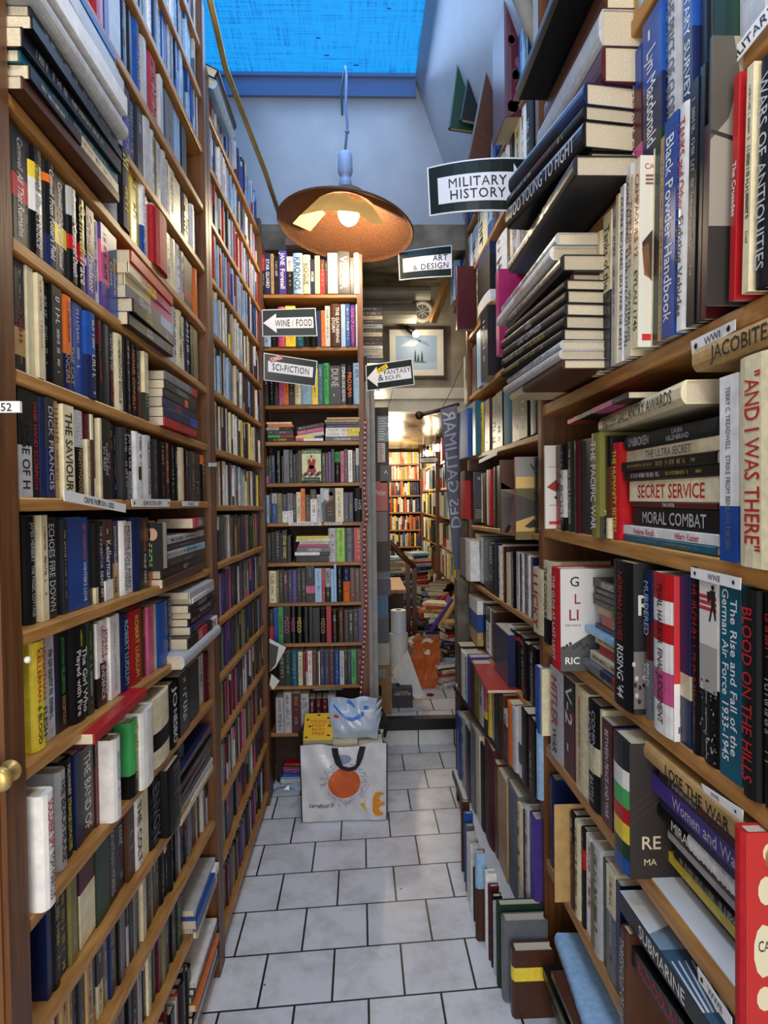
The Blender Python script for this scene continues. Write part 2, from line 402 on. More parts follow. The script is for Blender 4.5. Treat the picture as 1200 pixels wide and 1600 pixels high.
def auto_label(b):
    bs = bands_of(b.code); names = []
    for ch, lo, hi in bs:
        if PAL[ch][0] not in names: names.append(PAL[ch][0])
    col = names[0] if len(names) == 1 else names[0] + '-over-' + names[1] if len(names) == 2 else 'banded ' + names[0]
    kind = 'paperback' if b.row[0] in 'LF' and b.T < 0.045 else 'book'; ink = ''
    if b.tcol and b.text and b.text != '-': ink = ' with %s lettering' % PAL[b.tcol[-1]][0]
    if b.stackpos:
        i, N = b.stackpos; pos = 'topmost' if i == N - 1 else 'lowest' if i == 0 else ordinal(i + 1) + ' from bottom'
        f = lambda k: ' '.join(('%s %s %s%s lying %s %s' % (ADJ(b), col, kind, k, pos, ROWS[b.row])).split())
    else: f = lambda k: ' '.join(('%s %s %s%s, %s from left %s' % (ADJ(b), col, kind, k, ordinal(b.idx), ROWS[b.row])).split())
    return f(ink) if len(f(ink).split()) <= 16 else f('')
def emit_books(limit=300):
    for i, b in enumerate(BOOKS):
        b.seed = i * 7 + 3; b.cols = {}; b.matte = random.Random(i).random() < 0.5
        k = U(0.72, 1.0); b.pcol = (0.62 * k, 0.53 * k, 0.38 * k, 1) if not getattr(b, 'white', 0) else (0.8, 0.78, 0.72, 1)
        b.area = book_area(b) + (1e7 if b.keep else 0)
    order = sorted(range(len(BOOKS)), key=lambda i: -BOOKS[i].area); top = set(order[:limit]); rest = MB()
    for i, b in enumerate(BOOKS):
        cv, pg, tx = book_geo(b)
        if i in top:
            o = cv.build('book', BOOKM, None, b.M, attr=True); tag(o, b.label or auto_label(b), 'book', 'books for sale on the shelves')
            p = pg.build('page_block', BOOKM, o, attr=True)
            if tx.v: tx.build('spine_lettering', BOOKM, o, attr=True)
            if b.art: ARTS[b.art](b, o)
        else:
            for g in (cv, pg, tx): rest.merge(g, b.M)
    o = rest.build('shelved_books', BOOKM, attr=True); o['kind'] = 'stuff'
    tag(o, 'the many smaller-looking books filling the remaining shelf rows', 'books')
    print('BOOKS', len(BOOKS), 'area cut', BOOKS[order[min(limit, len(order) - 1)]].area)

# ------------------------------------------------------------------ pictures on covers that show
def poly(mb, fn, pts, col):
    mb.col = lin(col) if isinstance(col, str) else col; mb.add([fn(*p) for p in pts], [tuple(range(len(pts)))])
def rect(mb, fn, x0, y0, x1, y1, col): poly(mb, fn, [(x0, y0), (x1, y0), (x1, y1), (x0, y1)], col)
def disc(mb, fn, cx, cy, rx, ry, col, n=16, a0=0, a1=360):
    pts = [(cx + rx * math.cos(math.radians(a0 + (a1 - a0) * i / n)), cy + ry * math.sin(math.radians(a0 + (a1 - a0) * i / n))) for i in range(n if a1 - a0 == 360 else n + 1)]
    poly(mb, fn, pts, col)
def art_child(draw, side=True, name='cover_picture'):
    def f(b, o):
        mb = MB(); mb.mi = 2; e = [0.0008 if side else 0.001 + (min(0.005, b.T * 0.14) if b.hard else 0)]
        def fn(u, v, lift=0): return (b.T + e[0], u, v) if side else (u, -e[0], v)
        def up(): e[0] += 0.0002
        draw(mb, fn, up, (b.D if side else b.T), b.H); mb.build(name, BOOKM, o, attr=True)
    return f
def a_lord(mb, fn, up, w, h):
    rect(mb, fn, 0.03 * w, 0.03 * h, 0.97 * w, 0.97 * h, '#d8dcae'); up()
    for k in range(14):
        a = math.pi * k / 13; c, s = math.cos(a), math.sin(a)
        poly(mb, fn, [(w * .5, h * .45), (w * (.5 + .45 * c - .025 * s), h * (.45 + .38 * s)), (w * (.5 + .45 * c + .025 * s), h * (.45 + .38 * s))], '#a9b57c')
    up(); rect(mb, fn, 0.04 * w, .86 * h, .96 * w, .97 * h, '#2b3b2a'); rect(mb, fn, 0.06 * w, .03 * h, .94 * w, .09 * h, '#2b3b2a'); up()
    poly(mb, fn, [(w * .3, h * .66), (w * .42, h * .72), (w * .5, h * .6), (w * .58, h * .72), (w * .72, h * .66), (w * .66, h * .5), (w * .74, h * .3), (w * .26, h * .3), (w * .34, h * .5)], '#9c2420')
    disc(mb, fn, w * .5, h * .77, w * .055, h * .045, '#7c5a44'); disc(mb, fn, w * .5, h * .46, w * .12, h * .06, '#d8dcae'); up()
    for i in range(9): disc(mb, fn, w * (.1 + .1 * i), h * (.2 + .04 * (i % 3)), w * .07, h * .06, ('#6f8a66', '#1c1c1c', '#9c2420')[i % 3])
    rect(mb, fn, .08 * w, .1 * h, .92 * w, .15 * h, '#1c1c1c'); mb.col = lin('#d8dcae'); text_into(mb, 'LORD OF THE WORLD', lambda u, v: fn(w * .08 + u, h * .88 + v), w * .84, h * .07)
def a_photo(mb, fn, up, w, h):
    rect(mb, fn, 0, 0, w, h, '#8f9498'); up(); rect(mb, fn, 0, .0, w * .25, h, '#a9b6ba'); rect(mb, fn, w * .62, 0, w, h, '#2b2422'); up()
    disc(mb, fn, w * .42, h * .8, w * .22, h * .17, '#cfcac6'); poly(mb, fn, [(w * .05, h * .55), (w * .35, h * .66), (w * .6, h * .5), (w * .6, 0), (w * .12, 0)], '#5d5a5a'); up()
    disc(mb, fn, w * .72, h * .76, w * .16, h * .13, '#8c6248'); disc(mb, fn, w * .74, h * .86, w * .18, h * .09, '#171312'); poly(mb, fn, [(w * .3, h * .5), (w * .6, h * .62), (w * .98, h * .5), (w * .98, 0), (w * .34, 0)], '#3a2a20'); up()
    for k in range(3): rect(mb, fn, w * .5, h * (.2 + .1 * k), w * .82, h * (.235 + .1 * k), '#8a5228')
def a_legion(mb, fn, up, w, h):
    rect(mb, fn, 0, 0, w, h, '#d9d4c6'); up(); mb.col = lin('#9c2a24'); text_into(mb, 'CAMPAGNES', lambda u, v: fn(w * .03 + u, h * .93 + v), w * .3, h * .03)
    for i in range(3): rect(mb, fn, w * .04, h * (.85 + .02 * i), w * .13, h * (.862 + .02 * i), '#7d5a5a')
    poly(mb, fn, [(w * .02, h * .55), (w * .1, h * .62), (w * .13, h * .7), (w * .16, h * .55), (w * .2, h * .3), (w * .12, h * .18), (w * .1, h * .34), (w * .04, h * .42)], '#3a2a28')
    poly(mb, fn, [(w * .02, h * .52), (w * .07, h * .55), (w * .09, h * .36), (w * .04, h * .38)], '#8a5f3c'); rect(mb, fn, w * .03, h * .035, w * .1, h * .07, '#c01f28')
def a_palm(mb, fn, up, w, h):
    rect(mb, fn, 0, 0, w, h, '#8d867a'); up(); rect(mb, fn, 0, 0, w, h * .3, '#26211d'); poly(mb, fn, [(0, h), (0, h * .62), (w * .1, h * .7), (w * .16, h * .86), (w * .12, h)], '#4b463f'); up()
    poly(mb, fn, [(w * .0, h * .66), (w * .15, h * .63), (w * .3, h * .55), (w * .16, h * .61), (0, h * .645)], '#2c2824'); poly(mb, fn, [(w * .22, h * .3), (w * .26, h * .7), (w * .5, h * .7), (w * .5, h * .3)], '#3a3029')
    mb.col = lin('#cfc8ba'); text_into(mb, 'edition', lambda u, v: fn(w * .15 + u, h * .12 + v), w * .25, h * .025); text_into(mb, 'R.E.M.P.', lambda u, v: fn(w * .12 + u, h * .08 + v), w * .3, h * .025)
def a_saddam(mb, fn, up, w, h):
    rect(mb, fn, 0, 0, w, h, '#d9d5ce'); up(); poly(mb, fn, [(.02 * w, h * .5), (w * .2, h * .62), (w * .4, h * .5), (w * .2, h * .42)], '#8f2a22'); rect(mb, fn, w * .05, h * .05, w * .5, h * .09, '#c8202a'); up()
    poly(mb, fn, [(w * .12, h * .38), (w * .3, h * .46), (w * .3, h * .36), (w * .16, h * .34)], '#2a1512'); rect(mb, fn, w * .05, h * .28, w * .2, h * .285, '#1a1a1a'); rect(mb, fn, w * .05, h * .74, w * .2, h * .745, '#1a1a1a')
def a_pacific(mb, fn, up, w, h):
    rect(mb, fn, 0, 0, w, h, '#6d6a24'); up(); poly(mb, fn, [(0, 0), (w, 0), (w, h * .3), (0, h * .2)], '#27291a'); mb.col = lin('#c9cfa0')
    text_into(mb, 'THE', lambda u, v: fn(w * .05 + u, h * .88 + v), w * .3, h * .08); mb.col = lin('#e3e3d2')
    for i, t in enumerate(('The', 'One', 'War', 'JC')): text_into(mb, t, lambda u, v, i=i: fn(w * .05 + u, h * (.22 - .055 * i) + v), w * .2, h * .04, 'l')
def a_guns(mb, fn, up, w, h):
    rect(mb, fn, 0, 0, w, h, '#cfccc8'); up(); poly(mb, fn, [(0, 0), (w, 0), (w, h * .34), (w * .3, h * .36), (w * .1, h * .25), (0, h * .24)], '#4c4c4e'); up()
    for i in range(8): disc(mb, fn, w * (.03 + .035 * i), h * (.23 + .02 * (i % 3)), w * .016, h * .018, '#2c2c2e')
    mb.col = lin('#1b1b1f'); text_into(mb, 'G', lambda u, v: fn(w * .09 + u, h * .83 + v), w * .12, h * .1); mb.col = lin('#8a1a24')
    text_into(mb, 'L', lambda u, v: fn(w * .13 + u, h * .66 + v), w * .09, h * .10); text_into(mb, 'LI', lambda u, v: fn(w * .07 + u, h * .5 + v), w * .14, h * .11)
    mb.col = lin('#2a2a2c'); text_into(mb, 'THE WAR IN', lambda u, v: fn(w * .03 + u, h * .44 + v), w * .2, h * .02); mb.col = lin('#eeeeea'); text_into(mb, 'RIC', lambda u, v: fn(w * .04 + u, h * .07 + v), w * .16, h * .07)
def a_rising(mb, fn, up, w, h):
    rect(mb, fn, 0, 0, w, h, '#121214'); up(); rect(mb, fn, 0, h * .04, w, h * .42, '#6b6664'); up()
    for i in range(26): disc(mb, fn, w * R() * .5, h * (.06 + .34 * R()), w * .02, h * .018, random.choice(('#1c1a1a', '#b3aca8', '#8d8480')), 7)
    mb.col = lin('#cfcac0'); text_into(mb, 'R', lambda u, v: fn(w * .03 + u, h * .66 + v), w * .16, h * .14)
def a_pearl(mb, fn, up, w, h):
    rect(mb, fn, 0, 0, w, h, '#b8232b'); up(); rect(mb, fn, 0, 0, w, h * .35, '#d9d4d0')
    mb.col = lin('#8d1c22'); text_into(mb, 'I', lambda u, v: fn(w * .01 + u, h * .16 + v), w * .1, h * .04); text_into(mb, 'B', lambda u, v: fn(w * .01 + u, h * .05 + v), w * .1, h * .04)
def a_trail(mb, fn, up, w, h):
    # spine side picture: pale sky, soldier silhouette, dark grass
    T = w; rect(mb, fn, 0.01 * T, h * .62, T * .97, h * .985, '#d2cec6'); rect(mb, fn, .01 * T, h * .38, T * .97, h * .62, '#a09c96'); up()
    for k in range(3): rect(mb, fn, .02 * T, h * (.80 + .03 * k), T * .95, h * (.82 + .03 * k), '#b03036')
    up(); disc(mb, fn, T * .76, h * .925, T * .09, h * .014, '#161416', 10); poly(mb, fn, [(T * .6, h * .91), (T * .9, h * .91), (T * .88, h * .85), (T * .94, h * .76), (T * .86, h * .76), (T * .76, h * .82), (T * .62, h * .745), (T * .54, h * .75), (T * .68, h * .83)], '#161416')
    poly(mb, fn, [(T * .44, h * .9), (T * .62, h * .9), (T * .62, h * .85), (T * .48, h * .85)], '#161416')
    for i in range(60): q = R(); disc(mb, fn, T * U(.06, .92), h * (.02 + .42 * q), T * U(.02, .07), h * U(.004, .01), random.choice(('#1a1a1c', '#2a2a2c', '#8a8784', '#c9c6c0')), 6)
    rect(mb, fn, T * .38, h * .02, T * .405, h * .5, '#b9b5ae')
def a_regime(mb, fn, up, w, h):
    rect(mb, fn, 0, 0, w, h, '#2c2522'); up(); mb.col = lin('#d3c6a4'); text_into(mb, 'RE', lambda u, v: fn(w * .1 + u, h * .22 + v), w * .2, h * .10); text_into(mb, 'MA', lambda u, v: fn(w * .1 + u, h * .1 + v), w * .18, h * .05)
    for i in range(3): poly(mb, fn, [(0, h * (.4 + .06 * i)), (w * .5, h * (.7 + .06 * i)), (w * .5, h * (.703 + .06 * i)), (0, h * (.402 + .06 * i))], '#5d534a')
def a_catch(mb, fn, up, w, h):
    rect(mb, fn, 0, 0, w, h, '#b0231f'); up(); ru = random.Random(4)
    for (cx, cy, a, bb) in ((.17, .72, .07, .07), (.15, .43, .085, .13), (.16, .2, .07, .06), (.2, .9, .06, .05)):
        disc(mb, fn, w * cx, h * cy, w * a, h * bb, '#cfc6a8', 11)
    up(); mb.col = lin('#15151a'); text_into(mb, 'CAT', lambda u, v: fn(w * .10 + u, h * .42 + v), w * .14, h * .07, 'l')
def a_sunset(mb, fn, up, w, h):
    rect(mb, fn, 0, 0, w, h, '#c9a45a'); up(); rect(mb, fn, 0, h * .76, w, h, '#8d8a84'); rect(mb, fn, 0, h * .63, w, h * .76, '#d9b36a'); rect(mb, fn, 0, h * .38, w, h * .62, '#56532f'); rect(mb, fn, 0, h * .0, w, h * .1, '#6b5a30'); up()
    poly(mb, fn, [(0, h * .55), (w * .28, h * .46), (w * .3, h * .3), (0, h * .22)], '#3a342c'); poly(mb, fn, [(w * .34, h), (w * .42, h), (w * .4, h * .75), (w * .44, h * .35), (w * .38, h * .35), (w * .36, h * .7), (w * .22, h * .92), (w * .21, h * .9), (w * .33, h * .8)], '#241d17')
    poly(mb, fn, [(w * .12, h * .16), (w * .3, h * .28), (w * .44, h * .3), (w * .44, h * .18), (w * .2, h * .14)], '#22231c'); poly(mb, fn, [(w * .27, h * .34), (w * .33, h * .4), (w * .32, h * .3)], '#d8c78e')
def a_bark(mb, fn, up, w, h):
    rect(mb, fn, 0, 0, w, h, '#6a6259'); up(); rect(mb, fn, 0, h * .6, w, h, '#5c3b2c'); poly(mb, fn, [(0, h * .7), (w * .3, h * .55), (w * .3, h * .5), (0, h * .6)], '#a48c78')
    for i in range(7): poly(mb, fn, [(w * .02 * i, 0), (w * (.02 * i + .015), 0), (w * (.03 * i + .02), h * .5), (w * .03 * i, h * .5)], '#4a453f')
    poly(mb, fn, [(w * .05, h * .02), (w * .12, h * .12), (w * .2, h * .1), (w * .1, 0)], '#7c2e24')
def a_ti(mb, fn, up, w, h):
    rect(mb, fn, 0, 0, w, h, '#2c3040'); up(); rect(mb, fn, 0, 0, w, h * .3, '#1a1613'); up(); mb.col = lin('#cfd0d6'); text_into(mb, 'TI', lambda u, v: fn(w * .05 + u, h * .84 + v), w * .12, h * .05)
    for i in range(5): rect(mb, fn, w * .02, h * (.08 + .04 * i), w * .18, h * (.1 + .04 * i), '#8b7f70')
def a_label(mb, fn, up, w, h):
    T = w; ru = random.Random(8)
    for i in range(14): disc(mb, fn, T * (.15 + .6 * ru.random()), h * (.05 + .6 * ru.random()), T * .16, h * .05, ru.choice(('#6a3a3c', '#4a222c', '#83544e', '#55283a')), 8)
    up(); rect(mb, fn, T * .55, h * .76, T * .97, h * .95, '#cdb672'); up(); mb.col = lin('#4a3a18'); text_into(mb, 'W', lambda u, v: fn(T * .62 + u, h * .83 + v), T * .26, h * .05)
def a_sea(mb, fn, up, w, h):
    rect(mb, fn, 0, 0, w, h, '#39566e'); up(); rect(mb, fn, 0, h * .62, w, h, '#d9dcdc'); poly(mb, fn, [(0, h * .62), (w * .4, h * .7), (w, h * .58), (w, h * .5), (0, h * .5)], '#7d97a8')
    for i in range(6): poly(mb, fn, [(w * .05 * i, h * .1), (w * (.05 * i + .03), h * .1), (w * (.08 * i + .06), h * .42), (w * (.08 * i + .04), h * .42)], '#cfd6d8')
for k, fn_ in (('sea', a_sea), ('legion', a_legion), ('palm', a_palm), ('saddam', a_saddam), ('pacific', a_pacific), ('guns', a_guns), ('rising', a_rising), ('pearl', a_pearl), ('regime', a_regime), ('catch', a_catch), ('sunset', a_sunset), ('bark', a_bark), ('ti', a_ti)): ARTS[k] = art_child(fn_)
for k, fn_ in (('lord', a_lord), ('photo', a_photo), ('trail', a_trail), ('label', a_label)): ARTS[k] = art_child(fn_, False)

# ------------------------------------------------------------------ the setting
def tile_mat():
    m = bpy.data.materials.new('glazed_floor_tiles'); m.use_nodes = True; nt = m.node_tree; N = nt.nodes; L = nt.links; b = N['Principled BSDF']
    tc = N.new('ShaderNodeTexCoord'); sp = N.new('ShaderNodeSeparateXYZ'); L.new(tc.outputs['Object'], sp.inputs[0])
    mm = N.new('ShaderNodeMath'); mm.operation = 'MULTIPLY_ADD'; mm.inputs[1].default_value = -0.062; L.new(sp.outputs['X'], mm.inputs[0]); L.new(sp.outputs['Y'], mm.inputs[2])
    ax = N.new('ShaderNodeMath'); ax.operation = 'ADD'; ax.inputs[1].default_value = 0.4895 + 0.248 * 8; L.new(sp.outputs['X'], ax.inputs[0])
    ay = N.new('ShaderNodeMath'); ay.operation = 'ADD'; ay.inputs[1].default_value = -2.198 + 0.262 * 20; L.new(mm.outputs[0], ay.inputs[0])
    cb = N.new('ShaderNodeCombineXYZ'); L.new(ax.outputs[0], cb.inputs['X']); L.new(ay.outputs[0], cb.inputs['Y'])
    br = N.new('ShaderNodeTexBrick'); br.inputs['Scale'].default_value = 1; br.inputs['Brick Width'].default_value = 0.248; br.inputs['Row Height'].default_value = 0.262
    br.inputs['Mortar Size'].default_value = 0.0042; br.inputs['Mortar Smooth'].default_value = 0.2; br.offset = 0.5; br.offset_frequency = 2
    br.inputs['Color1'].default_value = lin('#d3d3d8'); br.inputs['Color2'].default_value = lin('#dededf'); br.inputs['Mortar'].default_value = lin('#1b1a1c')
    L.new(cb.outputs[0], br.inputs['Vector'])
    n = N.new('ShaderNodeTexNoise'); n.inputs['Scale'].default_value = 6; n.inputs['Detail'].default_value = 8; n.inputs['Roughness'].default_value = 0.7; L.new(tc.outputs['Object'], n.inputs['Vector'])
    r = N.new('ShaderNodeValToRGB'); r.color_ramp.elements[0].color = (0.76, 0.75, 0.72, 1); r.color_ramp.elements[1].color = (1.04, 1.04, 1.04, 1); r.color_ramp.elements[0].position = 0.33; r.color_ramp.elements[1].position = 0.55
    L.new(n.outputs['Fac'], r.inputs['Fac'])
    v = N.new('ShaderNodeTexVoronoi'); v.inputs['Scale'].default_value = 5.5; L.new(tc.outputs['Object'], v.inputs['Vector'])
    lt = N.new('ShaderNodeMath'); lt.operation = 'GREATER_THAN'; lt.inputs[1].default_value = 0.028; L.new(v.outputs['Distance'], lt.inputs[0])
    mx = N.new('ShaderNodeMix'); mx.data_type = 'RGBA'; mx.blend_type = 'MULTIPLY'; mx.inputs['Factor'].default_value = 1
    L.new(br.outputs['Color'], mx.inputs['A']); L.new(r.outputs['Color'], mx.inputs['B'])
    mx2 = N.new('ShaderNodeMix'); mx2.data_type = 'RGBA'; mx2.inputs['A'].default_value = (0.06, 0.055, 0.05, 1); L.new(lt.outputs[0], mx2.inputs['Factor']); L.new(mx.outputs['Result'], mx2.inputs['B'])
    L.new(mx2.outputs['Result'], b.inputs['Base Color'])
    b.inputs['Roughness'].default_value = 0.34
    bp = N.new('ShaderNodeBump'); bp.inputs['Strength'].default_value = 0.5; bp.inputs['Distance'].default_value = 0.003; bp.invert = True
    L.new(br.outputs['Fac'], bp.inputs['Height']); L.new(bp.outputs['Normal'], b.inputs['Normal'])
    return m
M_TILE = tile_mat()
def tarp_mat():
    m = bpy.data.materials.new('blue_skylight_tarpaulin'); m.use_nodes = True; nt = m.node_tree; N = nt.nodes; L = nt.links; b = N['Principled BSDF']
    tc = N.new('ShaderNodeTexCoord')
    def lines(scale, st):
        mp = N.new('ShaderNodeMapping'); mp.inputs['Scale'].default_value = st; L.new(tc.outputs['Object'], mp.inputs[0])
        n = N.new('ShaderNodeTexNoise'); n.inputs['Scale'].default_value = scale; n.inputs['Detail'].default_value = 3; L.new(mp.outputs[0], n.inputs['Vector']); return n.outputs['Fac']
    a = lines(1, (110, 4, 1)); c = lines(1, (4, 90, 1))
    mn = N.new('ShaderNodeMath'); mn.operation = 'ADD'; L.new(a, mn.inputs[0]); L.new(c, mn.inputs[1])
    r = N.new('ShaderNodeValToRGB'); r.color_ramp.elements[0].position = 0.72; r.color_ramp.elements[1].position = 1.15
    r.color_ramp.elements[0].color = lin('#0a6fc4'); r.color_ramp.elements[1].color = lin('#18a2f6'); L.new(mn.outputs[0], r.inputs['Fac'])
    v = N.new('ShaderNodeTexVoronoi'); v.inputs['Scale'].default_value = 7; mp = N.new('ShaderNodeMapping'); mp.inputs['Scale'].default_value = (0.7, 1.6, 1); mp.inputs['Rotation'].default_value = (0, 0, 0.5)
    L.new(tc.outputs['Object'], mp.inputs[0]); L.new(mp.outputs[0], v.inputs['Vector'])
    gt = N.new('ShaderNodeMath'); gt.operation = 'GREATER_THAN'; gt.inputs[1].default_value = 0.085; L.new(v.outputs['Distance'], gt.inputs[0])
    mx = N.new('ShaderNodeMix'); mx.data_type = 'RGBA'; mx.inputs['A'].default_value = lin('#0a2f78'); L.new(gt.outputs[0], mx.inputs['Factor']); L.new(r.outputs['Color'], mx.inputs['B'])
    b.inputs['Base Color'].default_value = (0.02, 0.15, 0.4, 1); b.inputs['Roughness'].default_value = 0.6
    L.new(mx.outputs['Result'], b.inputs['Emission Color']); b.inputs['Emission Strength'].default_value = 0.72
    return m
def sbox(name, m, *b, label=None):
    mb = MB(); mb.box(*b); return struct(mb.build(name, m), label)
sbox('floor', M_TILE, -1.0, 1.0, -2.0, 4.47, -0.05, 0)
o = sbox('floor_raised', M_TILE, -0.6, 1.35, 4.47, 9.2, -0.05, 0.195, label='raised tiled floor beyond the step')
mb = MB(); mb.box(0.10, 0.74, 4.40, 4.475, 0.125, 0.20); struct(mb.build('trim_1', M_BLACKM), 'black nosing along the step edge')
sbox('wall_left', M_PLAST, -1.10, -1.0, -2.0, 4.0, -0.05, 4.2)
sbox('wall_right', M_PLAST, 0.96, 1.02, -2.0, 4.47, -0.05, 3.36)
# skylight well: end wall, sloping side wall, soffit, tarpaulin
sbox('wall_end', M_PLAST, -1.0, 0.70, 3.95, 4.02, 3.30, 4.20)
mb = MB(); mb.add([(0.36, 2.5, 4.16), (0.36, 3.95, 4.16), (0.66, 3.95, 3.30), (0.66, 2.35, 3.30), (0.40, 2.5, 4.16), (0.40, 3.95, 4.16), (0.70, 3.95, 3.30), (0.70, 2.35, 3.30)],
   [(0, 1, 2, 3), (7, 6, 5, 4), (0, 4, 5, 1), (3, 2, 6, 7), (0, 3, 7, 4), (1, 5, 6, 2)])
struct(mb.build('wall_skylight', M_PLAST), 'sloping plaster side wall of the skylight well')
mb = MB(); mb.tube([(0.38, 2.5, 4.14), (0.50, 2.44, 3.82), (0.62, 2.37, 3.42), (0.66, 2.36, 3.30)], [0.03, 0.036, 0.03, 0.034], 8); struct(mb.build('trim_2', M_STONE, smooth=True), 'rough plaster edge of the skylight side wall')
mb = MB(); mb.box(0.40, 0.98, 1.0, 2.55, 4.10, 4.13); mb.box(0.95, 0.98, 1.0, 3.95, 3.3, 4.13); struct(mb.build('ceiling_well', mat('dark_blue_sheeting', '#0c1c4a', 0.5)), 'dark blue sheeting above the right bookcase')  # dark blue panels put the darkness of the opening into their colour
mb = MB(); mb.add([(-1.0, -2, 4.18), (0.40, -2, 4.18), (0.40, 3.97, 4.18), (-1.0, 3.97, 4.18)], [(0, 1, 2, 3)])
mb.add([(-1.0, -2, 4.20), (0.40, -2, 4.20), (0.40, 3.97, 4.20), (-1.0, 3.97, 4.20)], [(3, 2, 1, 0)])
struct(mb.build('window_1', tarp_mat()), 'bright blue tarpaulin lit by the sky over the skylight')
mb = MB(); mb.box(-0.86, 0.365, 3.925, 3.952, 4.055, 4.165); mb.box(-0.86, 0.365, 3.90, 3.952, 4.155, 4.175); struct(mb.build('window_frame', mat('grey_metal_frame', '#6f87b0', 0.4, metal=0.3)), 'grey metal frame along the end of the skylight')
mb = MB(); mb.box(-0.86, 0.72, 3.93, 4.12, 3.16, 3.31); struct(mb.build('trim_3', M_DIRTY), 'stained beam below the skylight well')
sbox('ceiling', M_DIRTY, -0.86, 1.0, 4.0, 5.02, 3.28, 3.34, label='low stained ceiling over the passage')
# passage wall with the lintel, back room shell
mb = MB(); mb.box(-0.86, 1.2, 5.0, 5.12, 2.50, 3.34); struct(mb.build('wall_passage', M_STONE), 'rough plaster wall above the passage opening')
mb = MB(); mb.box(-0.86, 1.2, 4.93, 5.1, 2.43, 2.51); mb.box(-0.86, 1.2, 4.97, 5.1, 2.34, 2.43); struct(mb.build('trim_4', M_WHITE), 'white painted lintel over the passage')
FOIL = mat('shiny_gold_ceiling_lining', '#8a744a', 0.22, metal=0.75, noise=0.35, nscale=3, bump=1.0, bscale=5)
mb = MB(); nx, ny = 10, 16
vs = [(-0.6 + 1.95 * i / nx, 5.1 + 4.1 * j / ny, 2.36 - 0.05 * j / ny + 0.03 * math.sin(i * 2.1) * math.sin(j * 1.7)) for j in range(ny + 1) for i in range(nx + 1)]
mb.add(vs, [(j * (nx + 1) + i, (j + 1) * (nx + 1) + i, (j + 1) * (nx + 1) + i + 1, j * (nx + 1) + i + 1) for j in range(ny) for i in range(nx)])
struct(mb.build('ceiling_back', FOIL, smooth=True), 'shiny golden lined ceiling of the back room')
sbox('ceiling_upper', M_DIRTY, -0.65, 1.4, 5.1, 9.25, 2.44, 2.48)
sbox('wall_back', M_WHITE, -0.65, 1.4, 9.15, 9.22, -0.05, 2.5)
sbox('wall_back_left', M_STONE, -0.65, -0.58, 5.0, 9.2, -0.05, 2.5)
sbox('wall_back_right', M_STONE, 1.30, 1.37, 4.5, 9.2, -0.05, 2.5)
sbox('wall_passage_left', M_STONE, -0.65, -0.56, 4.0, 5.0, -0.05, 3.3)
sbox('wall_passage_right', M_STONE, 1.0, 1.06, 4.4, 5.12, -0.05, 3.3)

# ------------------------------------------------------------------ bookcases (carcass, uprights and each shelf a part)
def bookcase(name, label, root_loc, wall, plane, span, boards, depth, uprights, top, M_S, bt=0.022, base=0.06):
    root = empty(name, root_loc); tag(root, label, 'bookcase', None)
    sg = 1 if wall == 'R' else -1
    def bx(mb, s0, s1, d0, d1, z0, z1):
        if wall == 'C': mb.box(s0, s1, plane + d0, plane + d1, z0, z1)
        else: a, b = plane + sg * d0, plane + sg * d1; mb.box(min(a, b), max(a, b), s0, s1, z0, z1)
    mb = MB(); bx(mb, span[0], span[1], depth, depth + 0.012, 0, top); part(mb, 'back_panel', M_BACKP, root)
    for s0, s1 in uprights:
        mb = MB(); bx(mb, s0, s1, -0.006, depth, 0, top); part(mb, 'upright', M_WOODV, root)
    for z0, z1 in boards:
        mb = MB()
        if wall == 'C': mb.add([(s, plane + d, z) for s, zz in ((span[0], z0), (span[1], z1)) for d, z in ((0.0, zz - bt), (0.0, zz), (depth, zz), (depth, zz - bt))], [])
        pts = []
        for s, zz in ((span[0], z0), (span[1], z1)):
            for d, z in ((0.002, zz - bt), (0.0, zz - bt + 0.003), (0.0, zz - 0.003), (0.002, zz), (depth, zz), (depth, zz - bt)):
                pts.append((s, plane + d, z) if wall == 'C' else (plane + sg * d, s, z))
        mb.v = []; f = [(i, (i + 1) % 6, 6 + (i + 1) % 6, 6 + i) for i in range(6)] + [(0, 1, 2, 3, 4, 5), (11, 10, 9, 8, 7, 6)]
        if wall == 'R': f = [q[::-1] for q in f]
        if wall == 'L': pass
        mb.add(pts, f); part(mb, 'shelf', M_S, root)
    return root
LX = -0.525; RX = 0.62; CY = 3.72
LB = [(3.27, 3.27), (3.10, 3.10), (2.914, 2.914), (2.69, 2.716), (2.502, 2.506), (2.325, 2.298), (2.107, 2.089), (1.905, 1.89), (1.707, 1.692), (1.497, 1.458), (1.287, 1.222), (1.045, 0.998), (0.855, 0.762), (0.655, 0.565), (0.46, 0.352), (0.10, 0.08)]
S1 = (1.04, 2.335)
bookcase('bookcase', 'tall brown bookcase of crime paperbacks, nearest on the left', (LX, 1.7, 0), 'L', LX, S1, LB, 0.20, [(2.325, 2.365)], 3.42, M_WOODL)
FB = [(3.10, 3.16), (2.918, 2.947), (2.717, 2.735), (2.51, 2.535), (2.312, 2.321), (2.102, 2.107), (1.887, 1.889), (1.679, 1.658), (1.462, 1.441), (1.25, 1.221), (1.038, 1.002), (0.819, 0.782), (0.58, 0.554), (0.359, 0.351), (0.09, 0.08)]
S2 = (2.41, 3.64)
bookcase('bookcase', 'tall brown bookcase on the left between the near bookcase and end bookcase', (LX, 3.0, 0), 'L', LX, S2, FB, 0.20, [(2.372, 2.412), (3.63, 3.675)], 3.22, M_WOODL)
CB = [2.838, 2.545, 2.222, 2.017, 1.786, 1.563, 1.338, 1.112, 0.882, 0.641, 0.372]
CS = (-0.52, 0.03)
